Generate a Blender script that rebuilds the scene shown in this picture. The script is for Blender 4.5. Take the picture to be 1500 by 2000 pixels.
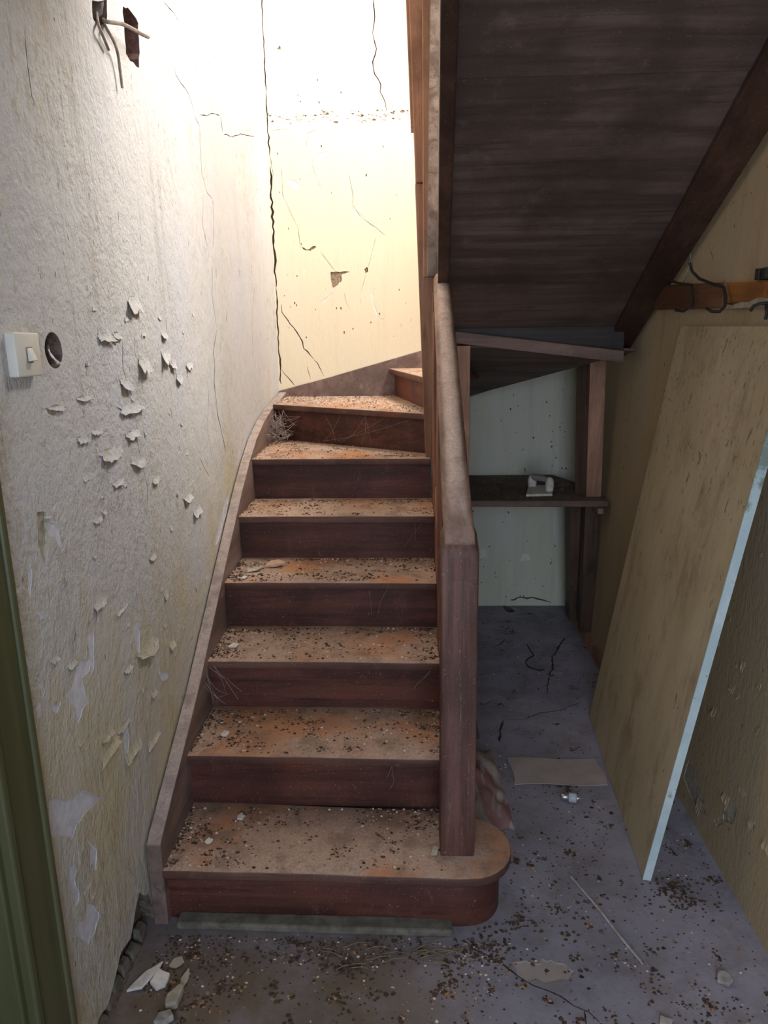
import bpy, bmesh, math, random
from mathutils import Vector, Matrix, noise
from mathutils.geometry import delaunay_2d_cdt
for o in list(bpy.data.objects): bpy.data.objects.remove(o, do_unlink=True)
SC = bpy.context.scene
COL = SC.collection
R = math.radians
rnd = random.Random(7)

# ------------------------------------------------------------------ camera
EYE = 1.54
def camera():
    p, y, r = R(14.0), R(2.2), R(0.9)
    f = Vector((-math.sin(y)*math.cos(p), math.cos(y)*math.cos(p), -math.sin(p)))
    rt = Vector((math.cos(y), math.sin(y), 0)); up = rt.cross(f)
    r2 = rt*math.cos(r) - up*math.sin(r); u2 = r2.cross(f)
    c = bpy.data.cameras.new('camera'); c.sensor_fit = 'AUTO'; c.sensor_width = 36
    c.lens = 1450/2000*36; c.clip_start = .02
    o = bpy.data.objects.new('camera', c); COL.objects.link(o)
    m = Matrix((r2, u2, -f)).transposed().to_4x4(); m.translation = Vector((0, 0, EYE))
    o.matrix_world = m; SC.camera = o
camera()

# ------------------------------------------------------------------ world, lights, exposure
vs = SC.view_settings
vs.view_transform = 'Standard'; vs.look = 'None'; vs.gamma = 1; vs.use_curve_mapping = False
vs.exposure = 0.5
w = bpy.data.worlds.new('sky'); SC.world = w; w.use_nodes = True
wn = w.node_tree.nodes; wl = w.node_tree.links
bg = wn['Background']; sk = wn.new('ShaderNodeTexSky'); sk.sky_type = 'NISHITA'
sk.sun_disc = False; sk.sun_elevation = R(40); sk.sun_rotation = R(200)
wl.new(sk.outputs[0], bg.inputs[0]); bg.inputs[1].default_value = .12
def area(name, loc, target, sx, sy, power, col):
    l = bpy.data.lights.new(name, 'AREA'); l.shape = 'RECTANGLE'; l.size = sx; l.size_y = sy
    l.energy = power; l.color = col
    o = bpy.data.objects.new(name, l); COL.objects.link(o); o.location = loc
    o.rotation_euler = (Vector(target)-Vector(loc)).to_track_quat('-Z', 'Y').to_euler()
    return o
# daylight through the upstairs window (high in the right wall) and the entrance doorway behind the camera
area('upstairs_window_daylight', (1.14, 2.75, 3.72), (-.2, 2.85, 2.9), 1.35, 1.3, 135, (1, .97, .945))
area('entrance_daylight', (.15, -1.12, 1.35), (.1, 3, .8), .95, 1.7, 23, (.60, .74, 1))

# ------------------------------------------------------------------ material helpers
class NT:
    def __init__(s, name):
        s.m = bpy.data.materials.new(name); s.m.use_nodes = True
        s.n = s.m.node_tree.nodes; s.l = s.m.node_tree.links
        s.b = s.n['Principled BSDF']; s.tc = s.n.new('ShaderNodeTexCoord')
    def put(s, sock, v):
        if hasattr(v, 'is_output') or isinstance(v, bpy.types.NodeSocket): s.l.new(v, sock)
        elif isinstance(v, (tuple, list)): sock.default_value = tuple(v) if len(v) == len(sock.default_value) else tuple(v)+(1,)
        else: sock.default_value = v
    def vec(s, sc=(1, 1, 1), rot=(0, 0, 0), coord='Object'):
        k = s.n.new('ShaderNodeMapping'); s.l.new(s.tc.outputs[coord], k.inputs[0])
        k.inputs['Scale'].default_value = sc; k.inputs['Rotation'].default_value = rot
        return k.outputs[0]
    def noise(s, scale, det=4, rough=.55, sc=(1, 1, 1), dist=0, rot=(0, 0, 0)):
        k = s.n.new('ShaderNodeTexNoise'); s.l.new(s.vec(sc, rot), k.inputs[0])
        k.inputs['Scale'].default_value = scale; k.inputs['Detail'].default_value = det
        k.inputs['Roughness'].default_value = rough; k.inputs['Distortion'].default_value = dist
        return k.outputs[0]
    def ramp(s, v, a, b, lo=0., hi=1.):
        k = s.n.new('ShaderNodeMapRange'); k.interpolation_type = 'SMOOTHSTEP'
        s.put(k.inputs[0], v); k.inputs[1].default_value = a; k.inputs[2].default_value = b
        k.inputs[3].default_value = lo; k.inputs[4].default_value = hi
        return k.outputs[0]
    def math(s, op, a, b=0):
        k = s.n.new('ShaderNodeMath'); k.operation = op; s.put(k.inputs[0], a); s.put(k.inputs[1], b)
        return k.outputs[0]
    def mix(s, f, a, b, mode='MIX'):
        k = s.n.new('ShaderNodeMix'); k.data_type = 'RGBA'; k.blend_type = mode
        s.put(k.inputs[0], f); s.put(k.inputs[6], a); s.put(k.inputs[7], b)
        return k.outputs[2]
    def axis(s, i, coord='Object'):
        k = s.n.new('ShaderNodeSeparateXYZ'); s.l.new(s.tc.outputs[coord], k.inputs[0]); return k.outputs[i]
    def up(s):
        g = s.n.new('ShaderNodeNewGeometry'); k = s.n.new('ShaderNodeSeparateXYZ')
        s.l.new(g.outputs['Normal'], k.inputs[0]); return k.outputs[2]
    def done(s, col, rough=.8, bump=None, strength=.4, dist=.004, spec=.3, metal=0):
        s.put(s.b.inputs['Base Color'], col); s.put(s.b.inputs['Roughness'], rough)
        s.b.inputs['Specular IOR Level'].default_value = spec; s.b.inputs['Metallic'].default_value = metal
        if bump is not None:
            k = s.n.new('ShaderNodeBump'); k.inputs['Strength'].default_value = strength
            k.inputs['Distance'].default_value = dist; s.l.new(bump, k.inputs['Height'])
            s.l.new(k.outputs[0], s.b.inputs['Normal'])
        return s.m
def add(t, *v):
    r = v[0]
    for x in v[1:]: r = t.math('ADD', r, x)
    return r
def plain(name, col, rough=.8, var=.25, scale=30, spec=.3, metal=0, bs=.2):
    t = NT(name); n = t.noise(scale)
    return t.done(t.mix(t.ramp(n, .3, .7), tuple(c*(1-var) for c in col), tuple(min(1, c*(1+var)) for c in col)), rough, n, bs, .003, spec, metal)

def plaster(name, yellow, grey, bias, streak, relief, axis_u, specks=.5, grime=(.30, .24, .17), peel=(.60, .58, .60)):
    """old distemper: yellow coat brushed over, rubbed back to a greyish coat; axis_u = horizontal axis scale vector"""
    t = NT(name)
    big = t.noise(1.3, 5, .6, (1, 1, .45))
    mid = t.noise(6, 5, .65, (1, 1, .22))
    f = add(t, t.math('MULTIPLY', big, .6), t.math('MULTIPLY', mid, .4), bias(t) if callable(bias) else bias)
    c = t.mix(t.ramp(f, .38, .66), yellow, grey)
    st = t.noise(14, 4, .7, (1, 1, .06))
    c = t.mix(t.ramp(st, .50, .80, 0, streak), c, tuple(x*.70 for x in grime[:3]))
    pk = t.noise(42, 3, .6, (1, 1, .45))
    c = t.mix(t.ramp(pk, .70, .715, 0, specks), c, grime)
    pw = t.noise(17, 6, .75, (1, 1, .6), 1.2)
    c = t.mix(t.ramp(pw, .655, .67, 0, .65), c, peel)
    fine = t.noise(120, 3, .6, (1, 1, .35)); mid2 = t.noise(38, 4, .65, (1, 1, .4))
    h = add(t, t.math('MULTIPLY', fine, .5), t.math('MULTIPLY', mid2, .9), t.math('MULTIPLY', t.ramp(pk, .70, .72), -.5), t.math('MULTIPLY', t.ramp(pw, .65, .67), -.35))
    return t.done(c, .9, h, relief, .006, .15)

def bias_left(t):   # rubbed grey coat, more at hall end; its rise to the top imitates bright light
    return add(t, t.ramp(t.axis(1), 1.2, 2.9, .20, -.06), t.ramp(t.axis(2), .5, 1.9, -.12, .06))
M = {}
def left_plaster():
    t = NT('left_wall_plaster')
    big = t.noise(1.5, 6, .62, (1, 1, .5)); mid = t.noise(7, 5, .65, (1, 1, .25)); fine = t.noise(110, 4, .65, (1, 1, .8)); lump = t.noise(52, 4, .62, (1, 1, .75))
    f = add(t, t.math('MULTIPLY', big, .55), t.math('MULTIPLY', mid, .45), t.ramp(t.axis(2), .35, 1.45, -.16, .17), t.ramp(t.axis(1), 1.15, 1.5, .10, 0))  # turning greyer with height also paints the bright, cool upper light into the coat
    c = t.mix(t.ramp(f, .36, .62), (.56, .485, .315), (.58, .555, .525))
    c = t.mix(t.ramp(t.noise(2.3, 5, .6, (1, 1, .8)), .45, .7, 0, .8), c, (.56, .55, .575))          # rubbed whitewash
    st = t.noise(11, 6, .72, (1, 1, .07), .3)
    c = t.mix(t.math('MULTIPLY', t.ramp(st, .53, .76), t.ramp(t.axis(1), 1.3, 3.0, .72, .2)), c, (.36, .305, .235))
    st2 = t.noise(38, 4, .7, (1, 1, .10))
    c = t.mix(t.math('MULTIPLY', t.ramp(st2, .60, .70), t.ramp(t.axis(1), 1.3, 2.6, .5, .15)), c, (.34, .28, .21))
    c = t.mix(t.math('MULTIPLY', t.ramp(t.noise(1.9, 4, .6), .45, .65), t.ramp(lump, .5, .62, 0, .45)), c, (.40, .33, .22))
    pw = t.noise(13, 7, .72, (1, 1, .42), .8)
    msk = t.math('MULTIPLY', t.ramp(pw, .615, .625), t.ramp(t.axis(2), 1.2, .8, 0, 1))
    c = t.mix(t.math('MULTIPLY', msk, .8), c, (.52, .51, .55))
    pk = t.noise(55, 3, .6, (1, 1, .35))
    c = t.mix(t.ramp(pk, .70, .715, 0, .7), c, (.20, .15, .11))
    rough_zone = t.math('MULTIPLY', t.ramp(t.noise(1.1, 4, .6, (1, 1, .5)), .40, .62, .5, 1), t.ramp(t.axis(1), 1.3, 2.7, 1.25, .4))
    h = add(t, t.math('MULTIPLY', t.math('ADD', t.math('MULTIPLY', lump, 1.0), t.math('MULTIPLY', fine, .55)), rough_zone), t.math('MULTIPLY', t.noise(17, 4, .6, (1, 1, .6)), 1.0), t.math('MULTIPLY', st2, .25), t.math('MULTIPLY', mid, .8), t.math('MULTIPLY', msk, -.25), t.math('MULTIPLY', t.ramp(pk, .70, .72), -.4))
    return t.done(c, .92, h, .8, .010, .12)
M['left'] = left_plaster()
M['back'] = plaster('back_wall_plaster', (.83, .73, .53), (.83, .76, .62), -.08, .12, .28, 0, .25, (.42, .30, .18), (.88, .82, .70))
M['closet'] = plaster('closet_wall_plaster', (.68, .66, .47), (.74, .73, .62), .02, .18, .3, 0, .85, (.10, .08, .06))
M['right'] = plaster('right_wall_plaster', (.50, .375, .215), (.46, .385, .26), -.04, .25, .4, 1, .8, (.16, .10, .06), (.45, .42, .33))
M['ceil'] = plaster('ceiling_plaster', (.74, .70, .60), (.74, .72, .68), 0, .1, .3, 1)
M['under'] = plain('bare_brown_undercoat', (.47, .41, .31), .95, .18, 50, bs=.4)
M['peelw'] = plain('white_undercoat', (.84, .79, .70), .9, .08, 40)
M['peel'] = plain('bare_undercoat', (.62, .60, .63), .9, .12, 40)
M['greyplaster'] = plain('bare_grey_plaster', (.40, .36, .27), .95, .25, 60, bs=.5)
M['crackfill'] = plain('crack_shadow_mortar', (.16, .12, .09), 1, .4, 80, bs=.6)
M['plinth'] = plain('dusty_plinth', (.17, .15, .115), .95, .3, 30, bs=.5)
M['brownpit'] = plain('brown_render', (.30, .22, .14), 1, .35, 90, bs=.8)
M['brick'] = plain('dusty_brick_recess', (.20, .12, .10), 1, .3, 50, bs=.6)
M['flake'] = plain('curled_paint', (.54, .48, .39), .85, .15, 40)
M['flakew'] = plain('curled_paint_pale', (.74, .68, .56), .85, .12, 40)
M['flaker'] = plain('curled_paint_ochre', (.40, .35, .26), .85, .2, 40)

def wood(name, base, light, grain, dust=(.42, .27, .18), amt=.8, rough=.55, relief=.3, worn=.25, red=None):
    """painted wood: grain = scale vector stretched along the board; dust lies only on faces that look up"""
    t = NT(name)
    g = t.noise(9, 6, .65, grain, .6); b = t.noise(3.2, 4, .6)
    c = t.mix(t.ramp(g, .32, .68), tuple(x*.8 for x in base), tuple(x*1.12 for x in light))
    gf = t.noise(30, 5, .7, grain, .3)
    c = t.mix(t.ramp(gf, .56, .68, 0, .6), c, tuple(x*.45 for x in base))
    c = t.mix(t.ramp(b, .40, .66, 0, .65), c, tuple(x*.55 for x in base))
    if red: c = t.mix(t.ramp(t.noise(2.1, 4, .6), .5, .7, 0, .7), c, red)
    sp = t.noise(75, 3, .6); wv = t.noise(15, 6, .75, (1, 1, .5))
    c = t.mix(t.ramp(wv, .55, .75, 0, .35), c, tuple(min(1, x*1.6+.03) for x in light))
    c = t.mix(t.ramp(t.noise(160, 2, .6), .67, .70, 0, worn), c, (.42, .33, .27))
    c = t.mix(t.ramp(sp, .68, .74, 0, worn), c, (.45, .36, .29))
    n = t.noise(5, 5, .7); n2 = t.noise(130, 3, .7)
    d = t.math('MULTIPLY', t.ramp(t.up(), .5, .95), t.ramp(n, .22, .6, amt*.65, amt))
    n3 = t.noise(11, 6, .72)
    dc = t.mix(t.ramp(n2, .35, .65), tuple(x*.86 for x in dust), tuple(min(1, x*1.13) for x in dust))
    if red: dc = t.mix(t.ramp(t.noise(3.1, 4, .6), .48, .66, 0, .85), dc, (.58, .26, .12))
    dc = t.mix(t.ramp(n3, .46, .66, 0, .8), dc, tuple(x*.52 for x in dust))
    dc = t.mix(t.ramp(t.noise(55, 4, .7), .60, .70, 0, .5), dc, tuple(x*.40 for x in dust))
    c = t.mix(d, c, dc)
    return t.done(c, t.mix(d, (rough,)*3, (.95,)*3), add(t, g, t.math('MULTIPLY', n2, .5), t.math('MULTIPLY', gf, -.8)), relief, .004, .35)
GX, GY, GZ = (.12, 1.6, 2.2), (1.8, .12, 1.8), (2, 2, .1)
M['tread'] = wood('tread_wood', (.105, .048, .034), (.16, .078, .055), GX, (.54, .375, .28), .95, red=(.17, .055, .03))
M['riser'] = wood('riser_wood', (.074, .027, .018), (.135, .048, .032), GX, amt=.3, worn=.35, red=(.20, .05, .025))
M['string'] = wood('stringer_wood', (.19, .125, .10), (.26, .175, .145), GY, (.50, .40, .35), .9)
M['newel'] = wood('newel_wood', (.098, .044, .034), (.20, .098, .074), GZ, (.38, .27, .21), .9, relief=.5, worn=.5)
M['rail'] = wood('handrail_wood', (.24, .14, .10), (.36, .22, .155), GY, (.74, .56, .46), .95, relief=.35)
M['baluster'] = wood('baluster_wood', (.26, .10, .055), (.36, .16, .09), GZ, (.42, .25, .15), .9)
M['post'] = wood('upper_post_wood', (.25, .115, .062), (.40, .21, .12), GZ, relief=.5, worn=.4)
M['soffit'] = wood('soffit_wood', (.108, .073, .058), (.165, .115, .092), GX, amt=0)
M['soffitshade'] = wood('shaded_soffit_wood', (.030, .022, .019), (.050, .037, .031), GX, amt=0)  # darker copy of the soffit wood: shade above the beam put into its colour
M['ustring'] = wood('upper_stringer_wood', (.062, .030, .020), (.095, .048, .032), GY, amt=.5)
M['grey'] = wood('weathered_wood', (.17, .12, .09), (.34, .26, .21), GY, (.4, .3, .22), .7, worn=.6)
M['frame'] = wood('raw_stud_wood', (.36, .185, .115), (.46, .25, .16), GZ, (.25, .17, .12), .6, worn=.1)
M['frameh'] = wood('raw_beam_wood', (.17, .105, .080), (.24, .15, .115), GX, (.25, .17, .12), .6, worn=.1)
M['darkpost'] = wood('dark_post_wood', (.072, .042, .028), (.12, .07, .046), GZ, (.2, .14, .1), .6, worn=.1)
M['shelf'] = wood('shelf_wood', (.135, .082, .055), (.20, .13, .09), GX, (.19, .145, .11), .9)
def green():
    t = NT('green_gloss_paint'); g = t.noise(10, 5, .6, (2, 2, .1)); n = t.noise(4, 5, .65)
    c = t.mix(t.ramp(g, .35, .7), (.078, .080, .032), (.112, .112, .052))
    c = t.mix(t.ramp(n, .55, .75, 0, .6), c, (.13, .09, .05))
    c = t.mix(t.ramp(t.noise(26, 3, .7, (1, 1, .08)), .69, .72, 0, .7), c, (.05, .055, .02))
    return t.done(c, .45, g, .4, .004, .4)
M['green'] = green()
def panel_mat():
    t = NT('dirty_cream_panel'); n = t.noise(2.2, 6, .65, (1, 1, .5)); k = t.noise(75, 4, .65, (1, 1, .45)); s = t.noise(7, 6, .72, (1, 1, .4))
    c = t.mix(t.ramp(n, .35, .65), (.47, .375, .225), (.61, .505, .33))
    c = t.mix(t.ramp(t.noise(4.2, 5, .7, (1, 1, .7)), .52, .70, 0, .6), c, (.33, .25, .15))
    c = t.mix(t.ramp(s, .50, .70, 0, .6), c, (.27, .19, .115))
    c = t.mix(t.ramp(t.noise(30, 5, .72, (1, 1, .3)), .58, .74, 0, .4), c, (.25, .19, .12))
    c = t.mix(t.ramp(t.math('MULTIPLY', k, t.ramp(t.axis(2), .3, 1.4, .9, 1.1)), .66, .70, 0, .7), c, (.15, .11, .075))
    c = t.mix(t.ramp(t.noise(38, 3, .7, (1, 1, .35)), .665, .69, 0, .75), c, (.13, .10, .07))
    return t.done(c, .75, add(t, k, s), .3, .002, .25)
M['panel'] = panel_mat()
def edge_mat():
    t = NT('pale_blue_edge_paint'); k = t.noise(60, 4, .7); n = t.noise(8, 5, .7)
    c = t.mix(t.ramp(n, .4, .7), (.50, .63, .64), (.66, .76, .76))
    c = t.mix(t.ramp(k, .66, .70, 0, .9), c, (.10, .13, .10))
    c = t.mix(t.ramp(t.math('ADD', n, t.ramp(t.axis(2), .9, 1.4, 0, .35)), .62, .72, 0, .8), c, (.16, .19, .13))
    return t.done(c, .5, k, .3, .002, .4)
M['edge'] = edge_mat()
def concrete():
    t = NT('worn_concrete'); a = t.noise(1.6, 7, .65); b = t.noise(7, 6, .7); f = t.noise(90, 4, .7)
    c = t.mix(t.ramp(a, .3, .7), (.235, .22, .255), (.40, .375, .43))
    c = t.mix(t.ramp(b, .45, .70, 0, .7), c, (.19, .165, .165))
    c = t.mix(t.ramp(t.noise(3.3, 6, .7, (1, 1, 1), .5), .52, .66, 0, .6), c, (.27, .22, .20))
    soil = t.math('MULTIPLY', t.ramp(t.axis(1), 1.95, 1.45), t.math('MULTIPLY', t.ramp(t.axis(0), .25, -.15), t.ramp(t.axis(1), .8, 1.35)))
    c = t.mix(t.math('MULTIPLY', soil, t.ramp(t.noise(4.5, 6, .7), .3, .6, .45, 1)), c, (.150, .112, .080))
    c = t.mix(t.ramp(t.noise(23, 5, .7), .60, .68, 0, .7), c, (.11, .088, .075))
    c = t.mix(t.ramp(t.noise(60, 2, .6), .71, .735, 0, .8), c, (.55, .50, .46))
    return t.done(c, t.ramp(b, .3, .7, .5, .8), add(t, b, t.math('MULTIPLY', f, .35)), .4, .006, .35)
M['floor'] = concrete()
M['crumb'] = plain('dark_crumbs', (.085, .052, .035), 1, .4, 90)
M['saw'] = plain('orange_wood_dust', (.34, .19, .095), 1, .35, 120)
M['fleck'] = plain('plaster_flecks', (.66, .56, .46), 1, .2, 90)
M['chip'] = plain('plaster_chip', (.72, .66, .58), .95, .12, 60)
M['chippink'] = plain('pink_plaster_chip', (.62, .40, .27), .95, .15, 60)
M['white'] = plain('ivory_plastic', (.74, .70, .60), .45, .05, 20, .5, bs=.05)
M['black'] = plain('dark_iron_wire', (.035, .028, .022), .6, .3, 60)
M['cable'] = plain('dusty_cable', (.28, .22, .18), .8, .3, 50)
M['cablew'] = plain('white_wire', (.78, .75, .70), .6, .08, 30)
M['cloth'] = None
def cloth_mat():
    t = NT('grubby_sacking'); n = t.noise(6, 5, .65); k = t.noise(5, 3, .5, (2.5, .7, 1), .8)
    c = t.mix(t.ramp(n, .35, .65), (.30, .25, .225), (.46, .39, .35))
    c = t.mix(t.ramp(k, .56, .60, 0, .75), c, (.27, .11, .105))
    return t.done(c, .9, t.noise(140, 2), .2, .002, .15)
M['cloth'] = cloth_mat()
M['card'] = plain('grey_brown_card', (.40, .34, .31), .9, .1, 12)
M['slate'] = plain('dark_sheet', (.14, .13, .135), .9, .15, 12)
M['steel'] = plain('dull_steel', (.60, .60, .60), .35, .1, 40, .5, .9, .1)
M['ceramic'] = plain('grey_ceramic', (.50, .53, .56), .4, .06, 30, .5, 0, .05)
M['stick'] = plain('grey_stick', (.46, .41, .38), .8, .25, 60)
M['straw'] = plain('dry_straw', (.26, .21, .13), .9, .3, 60)
M['web'] = plain('dusty_cobweb', (.38, .31, .26), 1, .2, 60)
M['pipe'] = wood('orange_brown_rack_paint', (.33, .125, .030), (.44, .18, .048), GY, (.3, .2, .12), .6, worn=.2)
M['rackshade'] = wood('shaded_rack_paint', (.15, .070, .032), (.22, .105, .05), GY, (.3, .2, .12), .6)  # same rack paint, darkened to stand for the shade of the stairs
M['rubble'] = plain('grey_rubble', (.36, .33, .30), .95, .25, 60, bs=.6)
M['winpaint'] = plain('white_window_paint', (.75, .73, .70), .5, .08, 20)

# ------------------------------------------------------------------ mesh helpers
class MB:
    def __init__(s): s.v = []; s.f = []; s.mi = []
    def face(s, f, mi=0): s.f.append(f); s.mi.append(mi)
    def box(s, x0, x1, y0, y1, z0, z1, mi=0):
        b = len(s.v)
        s.v += [(x, y, z) for z in (z0, z1) for x, y in ((x0, y0), (x1, y0), (x1, y1), (x0, y1))]
        for f in ((3, 2, 1, 0), (4, 5, 6, 7), (0, 1, 5, 4), (1, 2, 6, 5), (2, 3, 7, 6), (3, 0, 4, 7)): s.face([b+i for i in f], mi)
        return s
    def hexa(s, p, mi=0):   # eight corners: bottom ring then top ring
        b = len(s.v); s.v += [tuple(q) for q in p]
        for f in ((3, 2, 1, 0), (4, 5, 6, 7), (0, 1, 5, 4), (1, 2, 6, 5), (2, 3, 7, 6), (3, 0, 4, 7)): s.face([b+i for i in f], mi)
        return s
    def loft(s, rings, mi=0, cap=True):
        b = len(s.v); n = len(rings[0])
        for r in rings: s.v += [tuple(p) for p in r]
        for i in range(len(rings)-1):
            for j in range(n):
                k = (j+1) % n
                s.face([b+i*n+j, b+i*n+k, b+(i+1)*n+k, b+(i+1)*n+j], mi)
        if cap:
            s.face([b+j for j in reversed(range(n))], mi); s.face([b+(len(rings)-1)*n+j for j in range(n)], mi)
        return s
    def tube(s, pts, r, n=6, mi=0):
        pts = [Vector(p) for p in pts]; rings = []; prev = None
        for i, p in enumerate(pts):
            d = (pts[min(i+1, len(pts)-1)]-pts[max(i-1, 0)]).normalized()
            a = prev - d*prev.dot(d) if prev else d.orthogonal()
            if a.length < 1e-5: a = d.orthogonal()
            a.normalize(); prev = a; c = d.cross(a)
            rr = r[i] if isinstance(r, (list, tuple)) else r
            rings.append([p+(a*math.cos(t)+c*math.sin(t))*rr for t in [2*math.pi*j/n for j in range(n)]])
        return s.loft(rings, mi)
    def chip(s, c, r, mi=0, flat=.4):
        b = len(s.v); k = 5; a0 = rnd.random()*6.3; tx = rnd.uniform(-.35, .35); ty = rnd.uniform(-.35, .35)
        top = []
        for j in range(k):
            a = a0+6.283*j/k; q = r*rnd.uniform(.55, 1.15)
            dx, dy = q*math.cos(a), q*math.sin(a)*rnd.uniform(.6, 1); dz = dx*tx+dy*ty
            s.v.append((c[0]+dx, c[1]+dy, max(c[2], c[2]+dz*.5)))
        s.v.append((c[0], c[1], c[2]+r*flat*2*rnd.uniform(.5, 1)))
        for j in range(k): s.face([b+j, b+(j+1) % k, b+k], mi)
        return s
    def sheet(s, P, n, m, th, mi=0):   # grid of points P(i,j) given a thickness along its normals
        g = [[Vector(P(i/n, j/m)) for j in range(m+1)] for i in range(n+1)]
        nr = [[None]*(m+1) for _ in range(n+1)]
        for i in range(n+1):
            for j in range(m+1):
                a = g[min(i+1, n)][j]-g[max(i-1, 0)][j]; c = g[i][min(j+1, m)]-g[i][max(j-1, 0)]
                q = a.cross(c); nr[i][j] = q.normalized() if q.length > 1e-12 else Vector((0, 0, 1))
        b = len(s.v); W = m+1; T = (n+1)*W
        for sg in (.5, -.5):
            for i in range(n+1):
                for j in range(m+1): s.v.append(tuple(g[i][j]+nr[i][j]*th*sg))
        for i in range(n):
            for j in range(m):
                q = [b+i*W+j, b+(i+1)*W+j, b+(i+1)*W+j+1, b+i*W+j+1]
                s.face(q, mi); s.face([x+T for x in reversed(q)], mi)
        for i in range(n):
            s.face([b+i*W, b+i*W+T, b+(i+1)*W+T, b+(i+1)*W], mi); s.face([b+i*W+m, b+(i+1)*W+m, b+(i+1)*W+m+T, b+i*W+m+T], mi)
        for j in range(m):
            s.face([b+j, b+j+1, b+j+1+T, b+j+T], mi); s.face([b+n*W+j, b+n*W+j+T, b+n*W+j+1+T, b+n*W+j+1], mi)
        return s
    def build(s, name, mats, parent=None, bevel=0, smooth=False, seg=2, ang=35):
        me = bpy.data.meshes.new(name); me.from_pydata(s.v, [], s.f)
        for m in (mats if isinstance(mats, list) else [mats]): me.materials.append(m)
        for p, i in zip(me.polygons, s.mi): p.material_index = i
        bm = bmesh.new(); bm.from_mesh(me); bmesh.ops.recalc_face_normals(bm, faces=bm.faces)
        if bevel:
            es = [e for e in bm.edges if len(e.link_faces) == 2 and e.calc_face_angle(0) > R(ang)]
            bmesh.ops.bevel(bm, geom=es, offset=bevel, segments=seg, profile=.5, affect='EDGES', clamp_overlap=True)
        if smooth:
            for f in bm.faces: f.smooth = True
            for e in bm.edges:
                if len(e.link_faces) == 2 and e.calc_face_angle(0) > R(50): e.smooth = False
        bm.to_mesh(me); bm.free(); me.update()
        o = bpy.data.objects.new(name, me); COL.objects.link(o)
        if parent: o.parent = parent
        return o
def prism(out, z0, z1, mi=0, s=None):
    s = s or MB()
    return s.loft([[(x, y, z0) for x, y in out], [(x, y, z1) for x, y in out]], mi)
def prismx(out, x0, x1, s=None):       # outline in (y,z), extruded along x
    s = s or MB()
    return s.loft([[(x0, y, z) for y, z in out], [(x1, y, z) for y, z in out]])
def prismy(out, y0, y1, s=None):       # outline in (x,z), extruded along y
    s = s or MB()
    return s.loft([[(x, y0, z) for x, z in out], [(x, y1, z) for x, z in out]])
def thing(name, label, cat, loc=(0, 0, 0), group=None):
    o = bpy.data.objects.new(name, None); COL.objects.link(o); o.location = loc
    o.empty_display_size = .05; return tag(o, label, cat, group)
def tag(o, label, cat, group=None, kind=None):
    o['label'] = label; o['category'] = cat
    if group: o['group'] = group
    if kind: o['kind'] = kind
    return o
def keep(o, root):      # parent without moving (roots are unrotated)
    o.parent = root; o.matrix_parent_inverse = Matrix.Translation(root.location).inverted(); return o
def ribbon(poly, w):    # ragged crack outline from a centre line
    pts = []
    for (a, b), (c, d) in zip(poly[:-1], poly[1:]):
        n = max(1, int(math.hypot(c-a, d-b)/.022))
        for i in range(n): pts.append((a+(c-a)*i/n, b+(d-b)*i/n))
    pts.append(poly[-1]); L_, R_ = [], []
    N = len(pts)
    for i, (x, y) in enumerate(pts):
        a = pts[max(i-1, 0)]; b = pts[min(i+1, N-1)]
        dx, dy = b[0]-a[0], b[1]-a[1]; l = math.hypot(dx, dy) or 1
        nx, ny = -dy/l, dx/l; j = rnd.uniform(-.6, .6)*w
        h = w*.5*rnd.uniform(.55, 1.35)*(1 if 0 < i < N-1 else .35)
        L_.append((x+nx*(h+j), y+ny*(h+j))); R_.append((x+nx*(j-h), y+ny*(j-h)))
    return L_+R_[::-1]
def rough(poly, j=.003, n=3):     # ragged outline of a patch
    out = []
    for (a, b), (c, d) in zip(poly, poly[1:]+poly[:1]):
        for i in range(n):
            t = i/n; k = j if i else j*.3
            out.append((a+(c-a)*t+rnd.uniform(-k, k), b+(d-b)*t+rnd.uniform(-k, k)))
    return out
def inside(poly, x, y):
    r = False; j = len(poly)-1
    for i in range(len(poly)):
        (a, b), (c, d) = poly[i], poly[j]
        if (b > y) != (d > y) and x < (c-a)*(y-b)/(d-b)+a: r = not r
        j = i
    return r
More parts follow.
